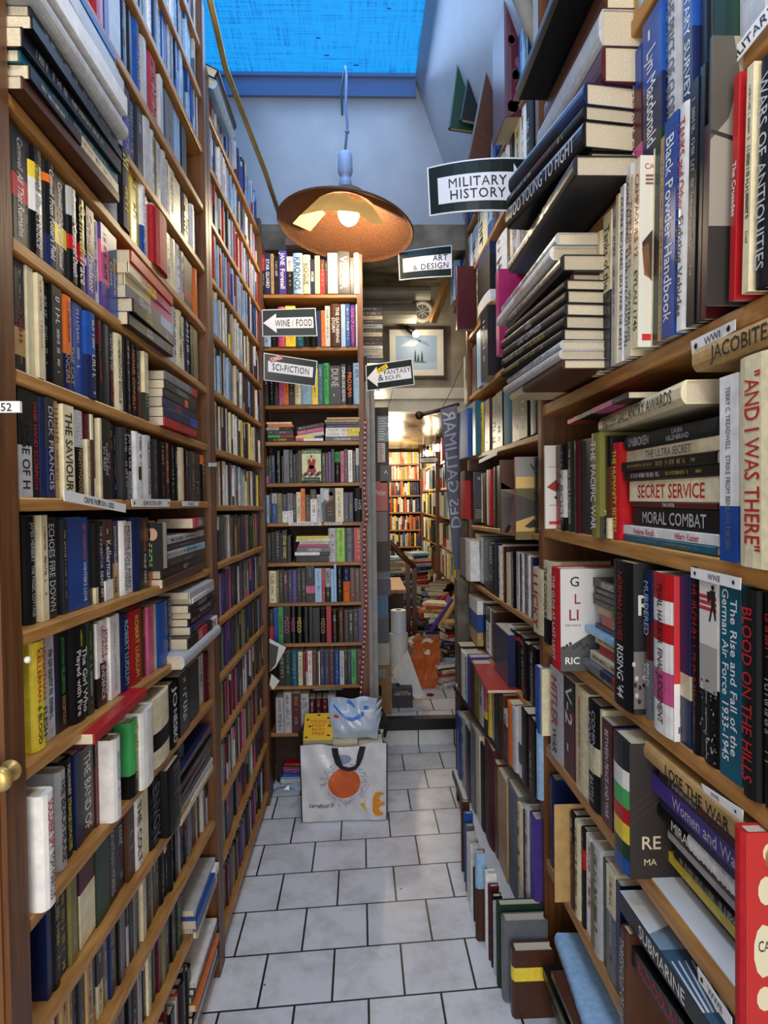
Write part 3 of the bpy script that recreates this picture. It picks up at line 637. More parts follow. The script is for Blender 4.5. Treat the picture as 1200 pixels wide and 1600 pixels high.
bookcase('bookcase', 'narrow pale-edged bookcase at the end of the aisle, facing the camera', (-0.25, CY + 0.1, 0), 'C', CY, CS, [(z, z) for z in CB], 0.20, [(0.0, 0.032), (-0.55, -0.522)], 3.12, M_WOODX)
RB = [(3.10, 3.10), (2.76, 2.745), (2.405, 2.40), (2.0, 2.0), (1.585, 1.592), (1.215, 1.205), (0.85, 0.85), (0.45, 0.455), (0.08, 0.08)]
N1 = (0.95, 2.215)
bookcase('bookcase', 'brown bookcase of military history, nearest on the right', (RX, 1.6, 0), 'R', RX, N1, RB, 0.32, [(2.205, 2.245)], 3.5, M_WOODL, bt=0.036)
for _z in (1.2105, 0.851, 0.4535):
    mb = MB(); mb.box(RX + .012, RX + .30, N1[0], N1[1] - .01, _z - .004, _z + .0012); part(mb, 'shelf_paper', M_TAG, bpy.data.objects['bookcase.003'])
QB = [(3.17, 3.19), (2.90, 2.92), (2.58, 2.59), (2.24, 2.255), (1.91, 1.92), (1.565, 1.535), (1.245, 1.22), (0.92, 0.89)]
N2 = (2.25, 3.70)
bookcase('bookcase', 'brown bookcase on the right behind the military history bookcase', (RX, 3.0, 0), 'R', RX, N2, QB, 0.32, [(3.69, 3.73)], 3.3, M_WOODL)
# deeper ledges below the mid right bookcase
root = empty('ledge_shelf', (0.56, 3.0, 0)); tag(root, 'low white-topped ledge shelving at the foot of the right bookcase', 'shelf')
M_LEDGE = mat('worn_white_laminate', '#c9c6c6', 0.4, noise=0.12, nscale=9)
for z, xn, xf in ((0.655, 0.60, 0.515), (0.175, 0.50, 0.50)):
    def slab(x0n, x0f, x1, z0, z1):
        m = MB(); m.add([(x0n, 2.27, z0), (x1, 2.27, z0), (x1, 3.62, z0), (x0f, 3.62, z0), (x0n, 2.27, z1), (x1, 2.27, z1), (x1, 3.62, z1), (x0f, 3.62, z1)], [(3, 2, 1, 0), (4, 5, 6, 7), (0, 1, 5, 4), (1, 2, 6, 5), (2, 3, 7, 6), (3, 0, 4, 7)]); return m
    p = part(slab(xn, xf, 0.90, z - 0.012, z), 'shelf', M_LEDGE, root)
    m = slab(xn - .008, xf - .008, 0.0, z - 0.03, z + 0.001); m.v = [(q[0] if q[0] else (xn if q[1] < 3 else xf), q[1], q[2]) for q in m.v]; part(m, 'front_edge', M_DARKW, p)
mb = MB(); mb.box(0.52, 0.90, 3.62, 3.66, 0.0, 0.655); part(mb, 'end_panel', M_DARKW, root)

# ------------------------------------------------------------------ books read off the photograph: left bookcase
def a_back(b, o):
    mb = MB(); mb.mi = 2; fn = lambda u, v: (-0.0008, v, u); rg = random.Random(3); H, D = b.H, b.D
    for i in range(17):
        for j in range(9):
            if j > 4 and i > 8: continue
            y0 = D * (.08 + .1 * j + rg.uniform(0, .03)); rect(mb, fn, H * (.44 + .025 * i), y0, H * (.452 + .025 * i), y0 + D * rg.uniform(.04, .085), '#c9c6be' if i < 13 else '#7fa05a')
    fn2 = lambda u, v: (-0.0014, v, u); disc(mb, fn2, H * .86, D * .76, H * .07, D * .13, '#b98d78'); disc(mb, fn2, H * .80, D * .76, H * .035, D * .15, '#2a1d18')
    mb.build('back_cover_print', BOOKM, o, attr=True)
ARTS['backcover'] = a_back
P1 = 'on the %s row above CRIME FICTION tags'; P2 = 'on the %s row below CRIME FICTION tags'
mass = (168, 180)
row('L6', 'L', LX, (2.107, 2.089), S1, "14|k|176|-;19|k40r60k|178|Cornwell>All That Remains|sw;44|k15y30w60k|178|Cornwell>Black Notice|ksw;68|k12o20k70n|177|Cornwell>From Potter's Field|w;85|k50y70k|177|Cornwell>Cruel and Unusual|w;104|s30k50r65k|176|Cornwell>Cause of Death|w;118|k50r70k|177|Cornwell>Trace|yw;134|k55u|177|Cornwell>Predator|cw;147|w|172||n;156|u20p70u|175;169|a30x45b|176|Southern/Cross|c;183", (174, 179), phrase=P1 % 'third', inset=0.006, outj=0.003)  # white band on the Black Notice spine is glare painted over black
row('L6', 'L', LX, (2.107, 2.089), S1, "270|s|170;276|c|172;283|c|168;289|n|175||w;298|k|172;303|v|170;309", mass, phrase=P1 % 'third')
for b in BOOKS[-6:]: b.idx += 10
stack('S6', 'L', -0.508, 2.092, 1.842, "k60n75k|29|345|JEFFERY/DEAVER>-|w;k|30|345|JEFFERY/DEAVER>THE/CARD|ys;g70l|29|345|DEAVER>-|w;c50p|26|345|-;c40y60p|25|345|DEATH OF A LADY|r;r|27|345|-", phrase='in the stack, third row above CRIME FICTION tags', D=0.11)
row('L7', 'L', LX, (1.905, 1.89), S1, "22|k|172|-;27|d60t85k|176;43|c|176|-;54|c|172||r;64|c|170||r;72|k|168||s;81|k|174||w;97|o62n|172|P.T. DEUTERMANN>THE CAT/DANCERS|kt;116|b|172||w;131|b50n|168||w;148|w|170|-;152|m30k|170||r;162|d|168|-;168|d30k|168|DEON MEYER>HOWITZER|sr;180|c|168|THE FIRST/AMERICAN EAGLE|k;192|k|168;200|k|165|MICHAEL CONNELLY|o;209|k|168|;217|k50r|165|;222|c60e|168|;229|c40m|165|;234", mass, phrase=P1 % 'second', inset=0.006)
stack('S7', 'L', -0.508, 1.897, 2.105, "r|24|335|Dearest/-|k;n75b|26|335|-;n|26|335|SECRET/QUARTER>-|oo;k60o70k|23|335|-;k|23|335|CASABLANCA|s;g80r|24|335|THE LAST MAN|s", phrase='in the stack, second row above CRIME FICTION tags', D=0.11)
row('L8', 'L', LX, (1.707, 1.692), S1, "31|k52s|172|->EDGE OF H|k;51|k|170|WHIP HAND SCORPION|r;61|n|168|-;70|d50n|170|DICK FRANCIS|s;82|t|170||x;95|c|168|THE SAVIOUR|k;113|s42k|166|MICHAEL>NIGHTWOODS|wt;134|m30c|165|;139|c30x|166|-;143|m55k75w|166|;152|c|164|-;156|k|166|CARELESS/IN RED|s;167|d|164|;175|k60n|162;181|k|160|;186|d|160;194|k60g|160|JAMES LEE BURKE|s;204|w|160|-;214|w50k70w|160|;223|s|160|THE STONE COUNCIL|d;234|x|158|;239|d|158;246|k|156;256|k|160|-;258|o70k|158;265|k|158;273|k|156;280|c|158|-;288|k45m|158;296|d|156;303|k|156;312|o20k|154;318", (156, 172), phrase='on the CRIME FICTION tag board', inset=0.006)
row('L9', 'L', LX, (1.497, 1.458), S1, "44|k|180|JAMES HERBERT>THE MAGIC COTTAGE|s;61|c|182||x;72|k30d|178|ECHOES>FIRE DOWN|ss;87|k|175|-;97|d|174|;105|b|178|-|y;128|b|178|LEN DEIGHTON>WINTER'S LOVE|ow;140|k|172|-;148|k80c|165|-;153|k|172|THE INHERITOR>DEAD AIM|sw;160|x30k40n75w|172|->Kellerman>-|w;173|n55t|170|JONATHAN KELLERMAN>KILLER|wk;184|w|170|BREAKDOWN>SARA MARSH|rg;195|w|168|MOTIVE>JON AVERY|kg;205|n|178|-;217|k|176|BERLIN NOIR>PHILIP KERR|ow;231|o|168||y;243|k|164;249|k|162||c;255", (166, 178), phrase=P2 % 'first', inset=0.022)
stack('S9', 'L', -0.526, 1.468, 2.24, "x|24|500|-;k|22|490|GUILT;k|22|440|;w50l|22|440|;n|20|440|;s|20|440", phrase='in the stack below CRIME FICTION authors tag', D=0.12)
book(Matrix.Translation((-0.70, 1.722, 1.516)) @ Matrix(((0, 0, 1), (1, 0, 0), (0, 1, 0))).to_4x4(), .036, .19, .125, 'k', 'S9', 8, '-', 'w', False, 'black paperback propped sideways, printed back cover facing the camera', 'backcover', keep=True)
book(at('L', 0, -0.515, 2.22, 1.612, 0.0, 0, True, 0.05), 0.03, 0.19, 0.11, 'r60k', 'S9', 9, 'SIGMA', 'w', label='red and black paperback lying on the stack under CRIME FICTION authors tag', keep=True)
row('L10', 'L', LX, (1.287, 1.222), S1, "46|y|182|JONATHAN/KELLERMAN>FLESH/& BLOOD|rk;67|k|180||y;75|s|182|;88|n|180|-;94|k|182|JONATHAN KELLERMAN>DECEPTION|ft;111|k|184|LARSSON>The Girl Who/Played with Fire|yw;134|e|180|;143|k|180|-;150|w65k|176|-;155|w50x|178|JOHN/LESCROART>HARD/EVIDENCE|rw;170|w|180|LEONARD LIVINGSTONE|s;185|n|176|ROBERT LUDLUM|l;198|r|176|ROBERT LUDLUM|y;222|x|172;229|p|172|-;238|c|172|-;243|b|172|-|w;260|n|174||l;270", (170, 182), phrase=P2 % 'second', inset=0.022)
stack('S10', 'L', -0.503, 1.232, 2.28, "s|37|455|-||0|14;k30r60k80w|32|380|STUART/WOODS>STONE|wr|0|8;n50u|24|330|;k|22|320|;k|20|320|THE NIGHT WITCH|s|0|8;k|22|330|ROUGH RIDE|s;w60s|16|300|-;s|20|320|-", phrase='in the leaning stack under CRIME FICTION tags', D=0.13)
row('L11', 'L', LX, (1.045, 0.998), S1, "67|w|186|SOLDIER SPY>TOM MARCUS|rk|o14;86|s|178|THE BEACH HOUSE|k;100|k|184|McILVANNEY>STRANGE LOYALTIES|wy;117|n|182|-;127|d|178|THE BAND OF|w;148|k30m|176|JOHN GRISHAM|r;161|d|176||s;176|w|172||l|o8;189|w60l|172|;199|v|172|;203|f70k|172||y|o3;217|k|170|-;223|w|180|-||o16;241|c50k75c|176|-||o4;266|k|176|JO>NESBO|w|o2;276|r|172|-;281|k|176||w|o0;296|k|172|-||o-8;311|w|168;318|m|168;323", (168, 180), phrase=P2 % 'third', inset=0.022)
book(at('L', 0, -0.50, 1.54, 1.245, 0.0, 0, True, 0.0), 0.020, 0.30, 0.12, 'r', 'L11', 30, '-', 'w', label='red paperback lying flat on the third row below CRIME FICTION tags', keep=True)
row('L12', 'L', LX, (0.855, 0.762), S1, "69|n|172|-;76|k|172|;91|d|172|;106|v|172|;117|n|172|-;124|m40c|174|-;148|e|174|-|t;168|k|172|JONATHAN MORRIS|s;185|d|170;197|x|168;208|w|172|THE COLT|d;219|c|170|-;229|k|170|ENVOY|g;247|d|168|;253|r|168|-;264|k|178|THE DUEL|d|o10;284|g|170|-;290", (166, 176), phrase=P2 % 'fourth', inset=0.022)
stack('S12', 'L', -0.525, 0.765, 2.29, "c|20|400|-;s|18|400;k|22|420;m|18|430;k|20|420;k|24|430;k|20|430;n|16|420", phrase='in the low stack by the left bookcase post', D=0.12)
DK = 'kkkddgxmnesvsckkt'
rrow('L13', 'L', LX, (0.655, 0.565), S1, DK, (165, 176), (14, 36), inset=0.026, phrase=P2 % 'fifth')
rrow('L14', 'L', LX, (0.46, 0.352), (S1[0], 2.0), DK, (165, 176), (14, 36), inset=0.026, phrase=P2 % 'sixth')
stack('S14', 'L', -0.52, 0.362, 2.30, "s|20|300|;w|22|310|;b80w|26|320|-||0|10;s|18|300", phrase='in the bottom-shelf stack by the left bookcase post', D=0.15)
rrow('L15', 'L', LX, (0.10, 0.08), (S1[0], 2.02), DK + 'rw', (185, 235), (16, 36), phrase='on the bottom row of the near left bookcase')
stack('S15', 'L', -0.52, 0.082, 2.30, "k|22|330|;s|20|320;k|18|330;t|16|330;o|20|330|-||0|6;a|20|320;n|18|320;w|16|310", phrase='in the stack at the foot of the left post', D=0.16)
row('L5', 'L', LX, (2.325, 2.298), S1, "170|s|172|-;184|k|178||y|o0;203|y|178||k;216|w60b|174|NORTH TOWER|b;223|w|165|-;229|d|168;234|w|165;241|r|150|-||o6;263|c|160;269|c|158|-;275|w|162|;283|s|162|;290|k60r78k|168|-;303|o|165|-;309", mass, phrase=P1 % 'fourth')
stack('S5', 'L', -0.497, 2.327, 1.425, "x|20|390|-;k50c|22|385|;a|18|390|;k|30|395|;k|20|390|-||0|6;d|22|380|;s|34|395|-||0|16;k|16|385|;w|38|410|-||0|20;s|34|420|-||0|14;l|24|400|;k|18|400|-;b|18|400|-", phrase='in the oversized stack in the top left corner', D=0.22)
row('L4', 'L', LX, (2.502, 2.506), S1, "132|t|172;138|n|172;147|c|165;154|n|172;162|m|168;168|c|168|-;178|s|170|-;191|k40u|170;201|n|168;212|d|168|;221|s|166|-;231|s|160;237|v|158;243|s|160;248|m|165|-;251|s|165||w;258|s|160;263|c|158;272|c|158|-;283|k|150||y;296|w|150|-;300|s|150;306", mass, phrase=P1 % 'fifth')
row('L3', 'L', LX, (2.69, 2.716), S1, "138|r|178|-;160|u|178|-;168|s|178|-;188|n|180;200|d|180|-;208|b|178|;219|s|172|-;229|r|172|;247|s|160|-;252|k|160|-;260|g|165|;273|l|165|-;284|k|160|-;292", (165, 182), phrase=P1 % 'sixth')
rrow('L2', 'L', LX, (2.914, 2.914), S1, 'lbswlgnlbs', (160, 172), (14, 34), phrase=P1 % 'seventh')
rrow('L1', 'L', LX, (3.10, 3.10), S1, 'lbswlgnm', (140, 155), (14, 34), phrase='on the second row from the top of near left bookcase')
rrow('L0', 'L', LX, (3.27, 3.27), S1, 'mlbswg', (130, 140), (18, 34), phrase='on the top row of near left bookcase')
# left far bookcase
LT = 'lbwsnlbwsdr'; MI = 'wcwcskdnlxtmy'; DN = 'kdnmxgsvukpe'
names = ['top', 'second', 'third', 'fourth', 'fifth', 'sixth', 'seventh', 'eighth', 'ninth', 'tenth', 'eleventh', 'twelfth', 'thirteenth', 'fourteenth', 'bottom']
rrow('F0', 'L', LX, (3.10, 3.118), (S2[0] + .004, 2.79), LT, (68, 78), (13, 30), inset=0.012, phrase='on the top row of second left bookcase')
for i, (z0, z1) in enumerate(FB):
    up = 3.22 if i == 0 else FB[i - 1][0]
    h = min(0.178, up - z0 - 0.026) * 1000
    rrow('F%d' % i, 'L', LX, (z0, z1), (S2[0] + .004, S2[1] - .014), start=None if i else 2.80, pal_=LT if i < 4 else MI if i < 8 else DN, hr=(h * 0.9, h) if i else (140, 185), tr=(13, 30), inset=0.010 if i < 7 else 0.022, phrase='on the %s row of second left bookcase' % names[i])

# ------------------------------------------------------------------ end bookcase, facing the camera
PC = 'on the %s row of the end bookcase'
def crow(i, z, spec, hr=(185, 205), **k): row('C%d' % i, 'C', CY, (z, z), (0, 1), spec, hr, D=0.13, inset=-0.004, outj=0.003, phrase=PC % names[i], **k)
crow(0, 2.838, "410|r40k|215|;414|n|225|STAR GUARD|w;423|t|220;428|k|200;436|u|240|JANE>Foretell|w;448|s40k|205;458|l|225|KRONOS|n;473|c|215|ROGUE|d;485|n|190|HOBB|w;492|c|210|;500|m30r|190;508|k|180;512|s|225|-;528|d|235|VESPER|w;547|k|200|-;553|w|225|-;563")
crow(1, 2.545, "410|l|205;423|k|195;434|p|220;446|y|225;462|a|205;474|k|205;484|k|205;495|n|200|-;502|o|200;508|s|225;516|x|235|THE GATHERING/STORM|ws;533|l|235|-;540|b|235||w;547|u|230|SONG OF SUSANNAH|p;556|s|235;564")
crow(2, 2.222, "412|k|170;420|k|185||s;429|k|185||p;436|p|185;443|o|190||k;451|k|195;460|c|200;470|l|200|-;487|y|200;497|a|225;505|f|230;515|d|215|DUNE>-|s;533|k|225|STEPHEN KING>REVIVAL|w;541|k|215|PROXIMA|o;552|l|230||a;564", (170, 220))
stack('CA', 'C', CY - 0.004, 2.019, -0.372, "k|20|140|A. COREY|y;f50r|17|140|-;d|25|140;s50k|17|140|;o|17|140|-;c|12|140|-", phrase='in left stack on fourth row of end bookcase', D=0.12)
stack('CB', 'C', CY - 0.004, 2.019, -0.20, "p30w|16|155|-;y70n|14|150|-", phrase='in middle stack on fourth row of end bookcase', D=0.12)
for i, (c, w) in enumerate((('s', 150), ('p', 150), ('k', 150))):
    b = book(at('C', 0, CY, -0.195, 2.053 + i * 0.024, 0, -0.16, True), 0.022, w / 1000, 0.12, c, 'CB', i + 3, '', 'w', None, '%s paperback slumped at a tilt in middle stack of end bookcase' % ('pale grey', 'pink', 'black')[i])
stack('CC', 'C', CY - 0.004, 2.019, 0.004, "g|23|190|CROSSING|w;w65y|25|190|;w65y|25|190|;n|17|190;n|14|190|;t|14|190|-;t|13|185|-", phrase='in right stack on fourth row of end bookcase', D=0.12)
crow(4, 1.786, "416|k75p|150;420|e|150;424|n|155;430|k|180;440|d|150;443|g|185;452|k|185||w;458|k|160;463|d|165;466|x|180|-;471|e|188|-||@lord;503|k|165;509|m|165;513|u|170;518|k|185;523|f35k|170|;532|p|175|;538|x|185;544|w|180||d;551|k|175;556|s50n|190;561|m|185;567", (150, 185))
crow(5, 1.563, "416|l|155;421|k|165;425|s35b|165;433|v|165;441|n60w|160;449|g60w|165;458|d|160;463|c|170;470|o|190;477|k60x|155;485|k30w|185|;495|s|155;501|g|190|-||@photo;524|c|190|;537|n|165;545|n|165;552|k|190|KATE/ROON|s;567", (150, 185))
crow(6, 1.338, "418|k|165|;424|k|170||x;430|k|175||s;438|n|165|-;441|k|180|STAR WARS|y;449|k|150|-;455", (150, 185))
stack('CD', 'C', CY - 0.004, 1.340, -0.165, "k|37|195|HISTORY/OF FANTASY|d;w70k|19|200|-;g|27|195|NOON|w;z|15|188|-;c|17|182|;w|13|200;y|17|190", phrase='in stack on seventh row of end bookcase', D=0.13)
row('C6', 'C', CY, (1.338, 1.338), (0, 1), "513|s|190||d;526|i|190||e;539|g|190||d;553|r|190||c;568", (188, 192), D=0.13, inset=-0.004, outj=0.001)
for b, n in zip(BOOKS[-4:], ('pale grey', 'lime green', 'mid grey', 'red')): b.idx += 6; b.label = '%s hardback in the four-colour set on seventh row of end bookcase' % n
crow(7, 1.112, "420|c|180|;432|v|180;436|d|180;443|m60d|175;450|n|180;457|u|180;464|k|190;471|k|190;478|k55p75k|205;492|l|190|;503|r|190;508|s55e|190|;517|l|185|-;522|l|215|-;526|k|200|;536|n40o|190|;547|m|188|;555|x|185;562|x|185;568", (175, 200))
crow(8, 0.882, "421|k50r|185;428|b|200|-;435|f|205|CARNAGE|e;443|k|205|MZCO|p;454|k|210|MZCO|p;463|k|205|MZCO|y;473|k|205|MZCO|d;483|k|200|-;489|k|190|MZCO|e;500|k|190|MZCO|t;510|r|205|-;518|k|180;528|x|185;538|k|175;545|k|175;552|k|180;560|u|190|-;567", (175, 205))
crow(9, 0.641, "436|d|185;446|e|190;454|a|195|;466|c|190;473|m|180;478|r60s|195|-;481|w|195;488|x|190;495|x|180|-;498|w|190|-;500|n|195;507|n|190;515|m|190;522|b|190;531|s|190;538|k|190;543|n|185;549|f|195|CARNAGE|e;557|m|190;568", (180, 195))
crow(10, 0.372, "431|s|200|;443|s|230|;456|m|225|;470|s|220|;483|m|190|;493|m|190|;503|m|190|;513|s|205|;525", (190, 225))
stack('CE', 'C', CY + 0.01, 0.60, -0.11, "g|36|170|DEMONS KING|s", phrase='under the lowest shelf board of end bookcase', D=0.13)
BOOKS[-1].label = 'dark grey hardback lying on the pale set at the foot of end bookcase'; BOOKS[-1].M.translation.z = 0.603
stack('CF', 'C', CY + 0.12, 0.012, -0.33, "s|22|150|;w|20|160;l|16|150;b|18|150;u|18|140;p|14|140;x|14|140;r|14|130", phrase='in the floor pile behind the shopping bag', D=0.12)

# ------------------------------------------------------------------ near right bookcase
PR = {'up': 'on the MILITARY tag shelf', 'w1': 'on the WWI tag shelf', 'w2': 'on the upper WWII tag shelf', 'w3': 'on the shelf above lower WWII tag', 'w4': 'on the shelf below lower WWII tag', 'w5': 'on the second shelf below lower WWII tag'}
row('RU', 'R', RX, (2.755, 2.75), N1, "860|k|300;885|u|290;905|m|280;925|u40l|300|-;945|p|290|-;965|r|290|-;975|b30t|300;1000|l|290;1012|n|290;1040|b|300;1070|k|290;1110", (260, 300), D=0.22, phrase='on the shelf board above the MILITARY tag shelf')
row('RM', 'R', RX, (2.405, 2.40), N1, "852|k|250;870|n|260;890|m|250;905|s|260;920|k|260;940|x|250;958|k60r|240|DARK/STAR|w;974|b30m75p|285|->PERILOUS GLORY|ww;1004|b50n|290|->Lyn Macdonald|w|e1034;1046|s|300|THE PRICE OF GLORY|g;1067|b50n|290|MILITARY SURVEY|w|e1082;1096|k|290|-;1115|f40e|270|-;1153|s|280|Gen|k;1194|b|280", (250, 300), D=0.22, phrase=PR['up'])  # blue tops of Lyn Macdonald and similar spines paint in the tarpaulin's tint
TL = math.radians(2.6)
row('RW', 'R', RX, (2.005, 2.005), N1, "922|c|345|MEN AT ARMS 124|x;931|c|345|CAMPAIGN 96|r;940|c50d|372|Tanks of the British Army|k;953|s|372||u;960|c|385|-;965|w|395|OLIVIER RICHARD>DU TANK DE BREST|nn;972|w|425|OLIVIER RICHARD>ILE DE 1792 A AOUT 1942|nn;980|c|390|CAMPAGNES 12>WATERLOO|rk;987|c|385|CAMPAGNES 12>EYLAU 1745|rk|e996@legion;1014|c|395|-|k;1018|e30k70e|420|-;1027|t|395||k;1034|b|415|Black Powder Handbook|w|!;1054|w|410|TANKS and Other>Fighting Vehicles|rk;1071|k|430||s;1084|k|440|-;1092|m|330|-;1100|d|420|-||e1104@palm;1138|r|345|The Crusades|w|e1148;1158|c|335||k|e1170;1182|k|330|WARS OF ANTIQUITIES|s;1206", (330, 420), D=0.24, lean=TL, phrase=PR['w1'], inset=-0.014, outj=0.003)
# oversized stacks lying at the far end of the WWI and MILITARY shelves, overhanging the aisle
stack('SW', 'R', 0.50, 2.007, 1.60, "c30x|24|520|-||0|0|1;s|24|540|-||0|6|2;s|22|500|||0|4|2;k|28|520|||0|0|4;k|32|500|||0|-6|5;d|30|500|LAST CAMPAIGN|s|0|-8|5;k|32|520|NIGHT/RAIDERS|s|0|-10|5;k|26|510|-||0|-8|4;x|20|480|-||20|-30|3;d|40|560||s|0|0|1;w|34|640|AUSTRIA|r|40|14|0;s|30|620||d|30|4|0", D=0.26, phrase='x')
for b in BOOKS[-12:]: b.label = None; b.hard = True; ROWS['SW'] = 'in the tall stack on the WWI shelf'
stack('SX', 'R', 0.51, 2.41, 1.47, "d|46|640|||0|20|0;k|18|500|-||20|-20|2;k|60|455|TOO YOUNG TO FIGHT|s|0|0|9;k|34|450|||0|-2|9;k70n|50|440|-||0|-4|9;m|80|470|-||0|-45|2;s|80|480|-||0|-40|1;x|78|470|-||0|-50|0", D=0.25, phrase='in the stack behind the MILITARY HISTORY sign')  # navy band on the fifth book paints a blue glow onto black
for b in BOOKS[-8:]: b.hard = True
# WWII shelf
row('R2', 'R', RX, (1.585, 1.592), N1, "850|w|265|-|k|e852@saddam;868|k70r|262|THIS IS WAR|r;877|k30w85k|262|MAX BOOT|g;886|e|265|THE WORLD WAR II DATABOOK|c;899|m|262||k;906|d|262|-;924|v|266|THE PACIFIC WAR|w|e937@pacific;949|k30x80c|255|-;957|r|235|THE HUMANITY SISTERS|y;969", (250, 266), D=0.2, phrase=PR['w2'], outj=0.003, inset=0.004)
stack('S2', 'R', RX + 0.012, 1.588, 1.14, "a|16|400|;w|22|430|Veteran Recall>Hilary Kaiser|r|0|0|0;k|44|390|MORAL COMBAT|s;m|12|380|THE CATCH|w;c|48|385|SECRET SERVICE|r;k|22|400|;k|22|400|;c|28|420|THE ULTRA SECRET|g;d|34|400|UNBROKEN>LAURA/HILLENBRAND|s", D=0.17, phrase='in the stack beside the large cream spine')
stack('S2B', 'R', RX - 0.035, 1.86, 1.17, "c|44|580|BRITISH GALLANTRY AWARDS|k|0|0|-6", D=0.2, phrase='x')
BOOKS[-1].label = 'large cream hardback lying across the upright WWII books'
stack('S2C', 'R', RX - 0.04, 1.905, 1.40, "r20k50p80k|14|520|EYEWITNESS BOOKS>-|w|0|4|-4", D=0.2, phrase='x')
BOOKS[-1].label = 'thin black and pink paperback lying on the cream award hardback'
row('R2', 'R', RX, (1.585, 1.592), N1, "1124|w70b|305|TERRY C. TREADWELL>STRIKE FROM BENEATH THE SEA|g|o16!;1153|c|320|\"AND I WAS THERE\"|r|o26!;1212", (300, 320), D=0.2, phrase=PR['w2'])
BOOKS[-2].label = 'white and blue paperback standing right of the lying WWII stack'; BOOKS[-1].label = 'thick cream hardback with large red lettering, cut by right photo edge'; BOOKS[-1].hard = True
stack('S2D', 'R', RX - 0.02, 1.915, 0.86, "t|42|300|JACOBITES|k|0|0|0", D=0.2, phrase='x')
BOOKS[-1].label = 'tan hardback lying under the WWI tag at the right edge'; BOOKS[-1].hard = True
# shelf above the lower WWII tag
row('R3', 'R', RX, (1.215, 1.205), N1, "848|c70k|275|THE CONQUERORS|k;861|r|285|THE GUNS AT LAST LIGHT|w|e876@guns;914", (250, 300), D=0.2, phrase=PR['w3'], outj=0.002, inset=0.0)
stack('S3', 'R', RX + 0.02, 1.212, 1.47, "v|16|300||w|10|20;g40n65r|20|320|-||10|24;c|26|310|||0|14;r|24|270|-;c|22|290||r;l|18|330|-||20|14;k|12|300|;r|30|270|GOODBYE DARK/NESS AND GLORY|c;t|22|280|DEPORTED|k;k|14|300|;k|16|310|;k|14|320;k|24|400|KRUGER'S MEN|w|0|0", D=0.15, phrase='in the stack left of the black leaning hardback')
row('R3', 'R', RX, (1.215, 1.205), N1, "957|k|335|NORMAN DAVIES>RISING '44|rw|e990@rising!;1007|n35m60g|320|MURDERED>BERLIN/NOW|lw;1019|r16w30r42w60p80w|325|PEARL HARBOR>FINAL JUDGEMENT|kk|e1053@pearl!;1063|n58c72n|330|-|w;1080|k|350||r;1097|w60k|345|-||@trail;1126|a|350|The Rise and Fall of the/German Air Force 1933-1945|w|!;1160|k|330|BLOOD ON THE HILLS|r|e1186;1194|k|330|;1215", (290, 350), D=0.2, phrase=PR['w3'], outj=0.002, inset=0.002)
# shelf below
row('R4', 'R', RX, (0.85, 0.85), N1, "858|s|285|HITLER>WAR|rk;880|k30m|290|V-2>-|w;897|c|295|THROUGH BOMBARDMENT>AT THE FRONT|ro;919|k40c65k|290|COMING/HOME>LAST BATTLE|s;937|c60k|285|-;941|m|270|BETWEEN PEACE AND WAR|w;957|d22w36f50r62y76e88b|300|-||e984@regime!;1012", (270, 300), D=0.2, phrase=PR['w4'], outj=0.003, inset=0.002)
BOOKS[-1].label = 'thick hardback with striped white, green, red, yellow and blue spine'
stack('S4', 'R', RX - 0.002, 0.852, 0.97, "k|36|420|-||0|-75|0;y|24|470|-||0|-52|0;k|36|400|||0|-48|0;s|20|430|-||0|-44|0;x|20|420|-||0|-40|0;k30w|36|440|MIRACLE AT ST. ANNA|w|0|-30|0;n|26|420|-||0|-24|0;u|40|450|Women and War|s|0|-14|0;d|26|400|||0|-12|0;t|40|450|LOSE THE WAR|k|0|-2|0", D=0.18, phrase='in the stack beside the red-and-cream book')
book(at('R', 0, RX, onX(RX - 0.03, 1152, 1450).y, 0.852, 0.035), 0.031, 0.325, 0.19, 'r', 'R4', 30, '-', 'w', True, 'big red and cream patterned hardback at the lower right edge', 'catch', keep=True)
# bottom shelves
row('R5', 'R', RX, (0.452, 0.455), N1, "858|n|300|;866|t|300|-||e867;893|k30x|290;900|c|285||k;908|k20r40k|285|;915|w|285|;924|v|280;929|s|300||k;941|e|285|-;949|c40g|290|;963|n|280|-;970|x|250|THRESHOLD OF WAR|s|e981;1008", (270, 300), D=0.2, phrase=PR['w5'], outj=0.003, inset=0.008)
for i, (code, txt, ink, p, q, th) in enumerate((('k', 'SUBMARINE', 'w', (968, 1392), (1150, 1660), 0.046), ('k', 'BLOODLANDS', 'r', (972, 1455), (1100, 1645), 0.044))):
    a = onX(RX - 0.02, *p); c = onX(RX - 0.02, *q); v = Vector((0, c.y - a.y, c.z - a.z)); L = 0.42
    up = v.normalized() * -1   # book's z axis runs from its lower near end to its upper far end
    xax = Vector((0, up.z, -up.y)) ; xax = xax if xax.z > 0 else -xax
    yax = up.cross(xax)
    base = a - up * L
    M = Matrix.Translation(base - xax * (th if i == 0 else th)) @ Matrix((xax, yax, up)).transposed().to_4x4()
    book(M, th, L, 0.17, code, 'R5', 20 + i, txt, ink, False, ('black paperback with white lettering tilted above the red-lettered one', 'black paperback with red lettering tilted on the bottom right shelf')[i], 'sea' if i == 0 else None, keep=True)
stack('S6R', 'R', RX - 0.05, 0.095, 1.42, "k|24|560|;k|30|580|;s|20|600||k;k|34|620|;d30r|26|560|;x|22|540|-;l|48|640|||0|6|-4", D=0.2, phrase='in the bottom right stack under the pale blue hardback')
BOOKS[-1].label = 'large pale blue hardback lying on the bottom right stack'
rrow('R6', 'R', RX, (0.08, 0.08), (1.38, 0.96), 'wkdsxc', (230, 300), (18, 40), D=0.2, phrase='on the bottom row of the military bookcase')

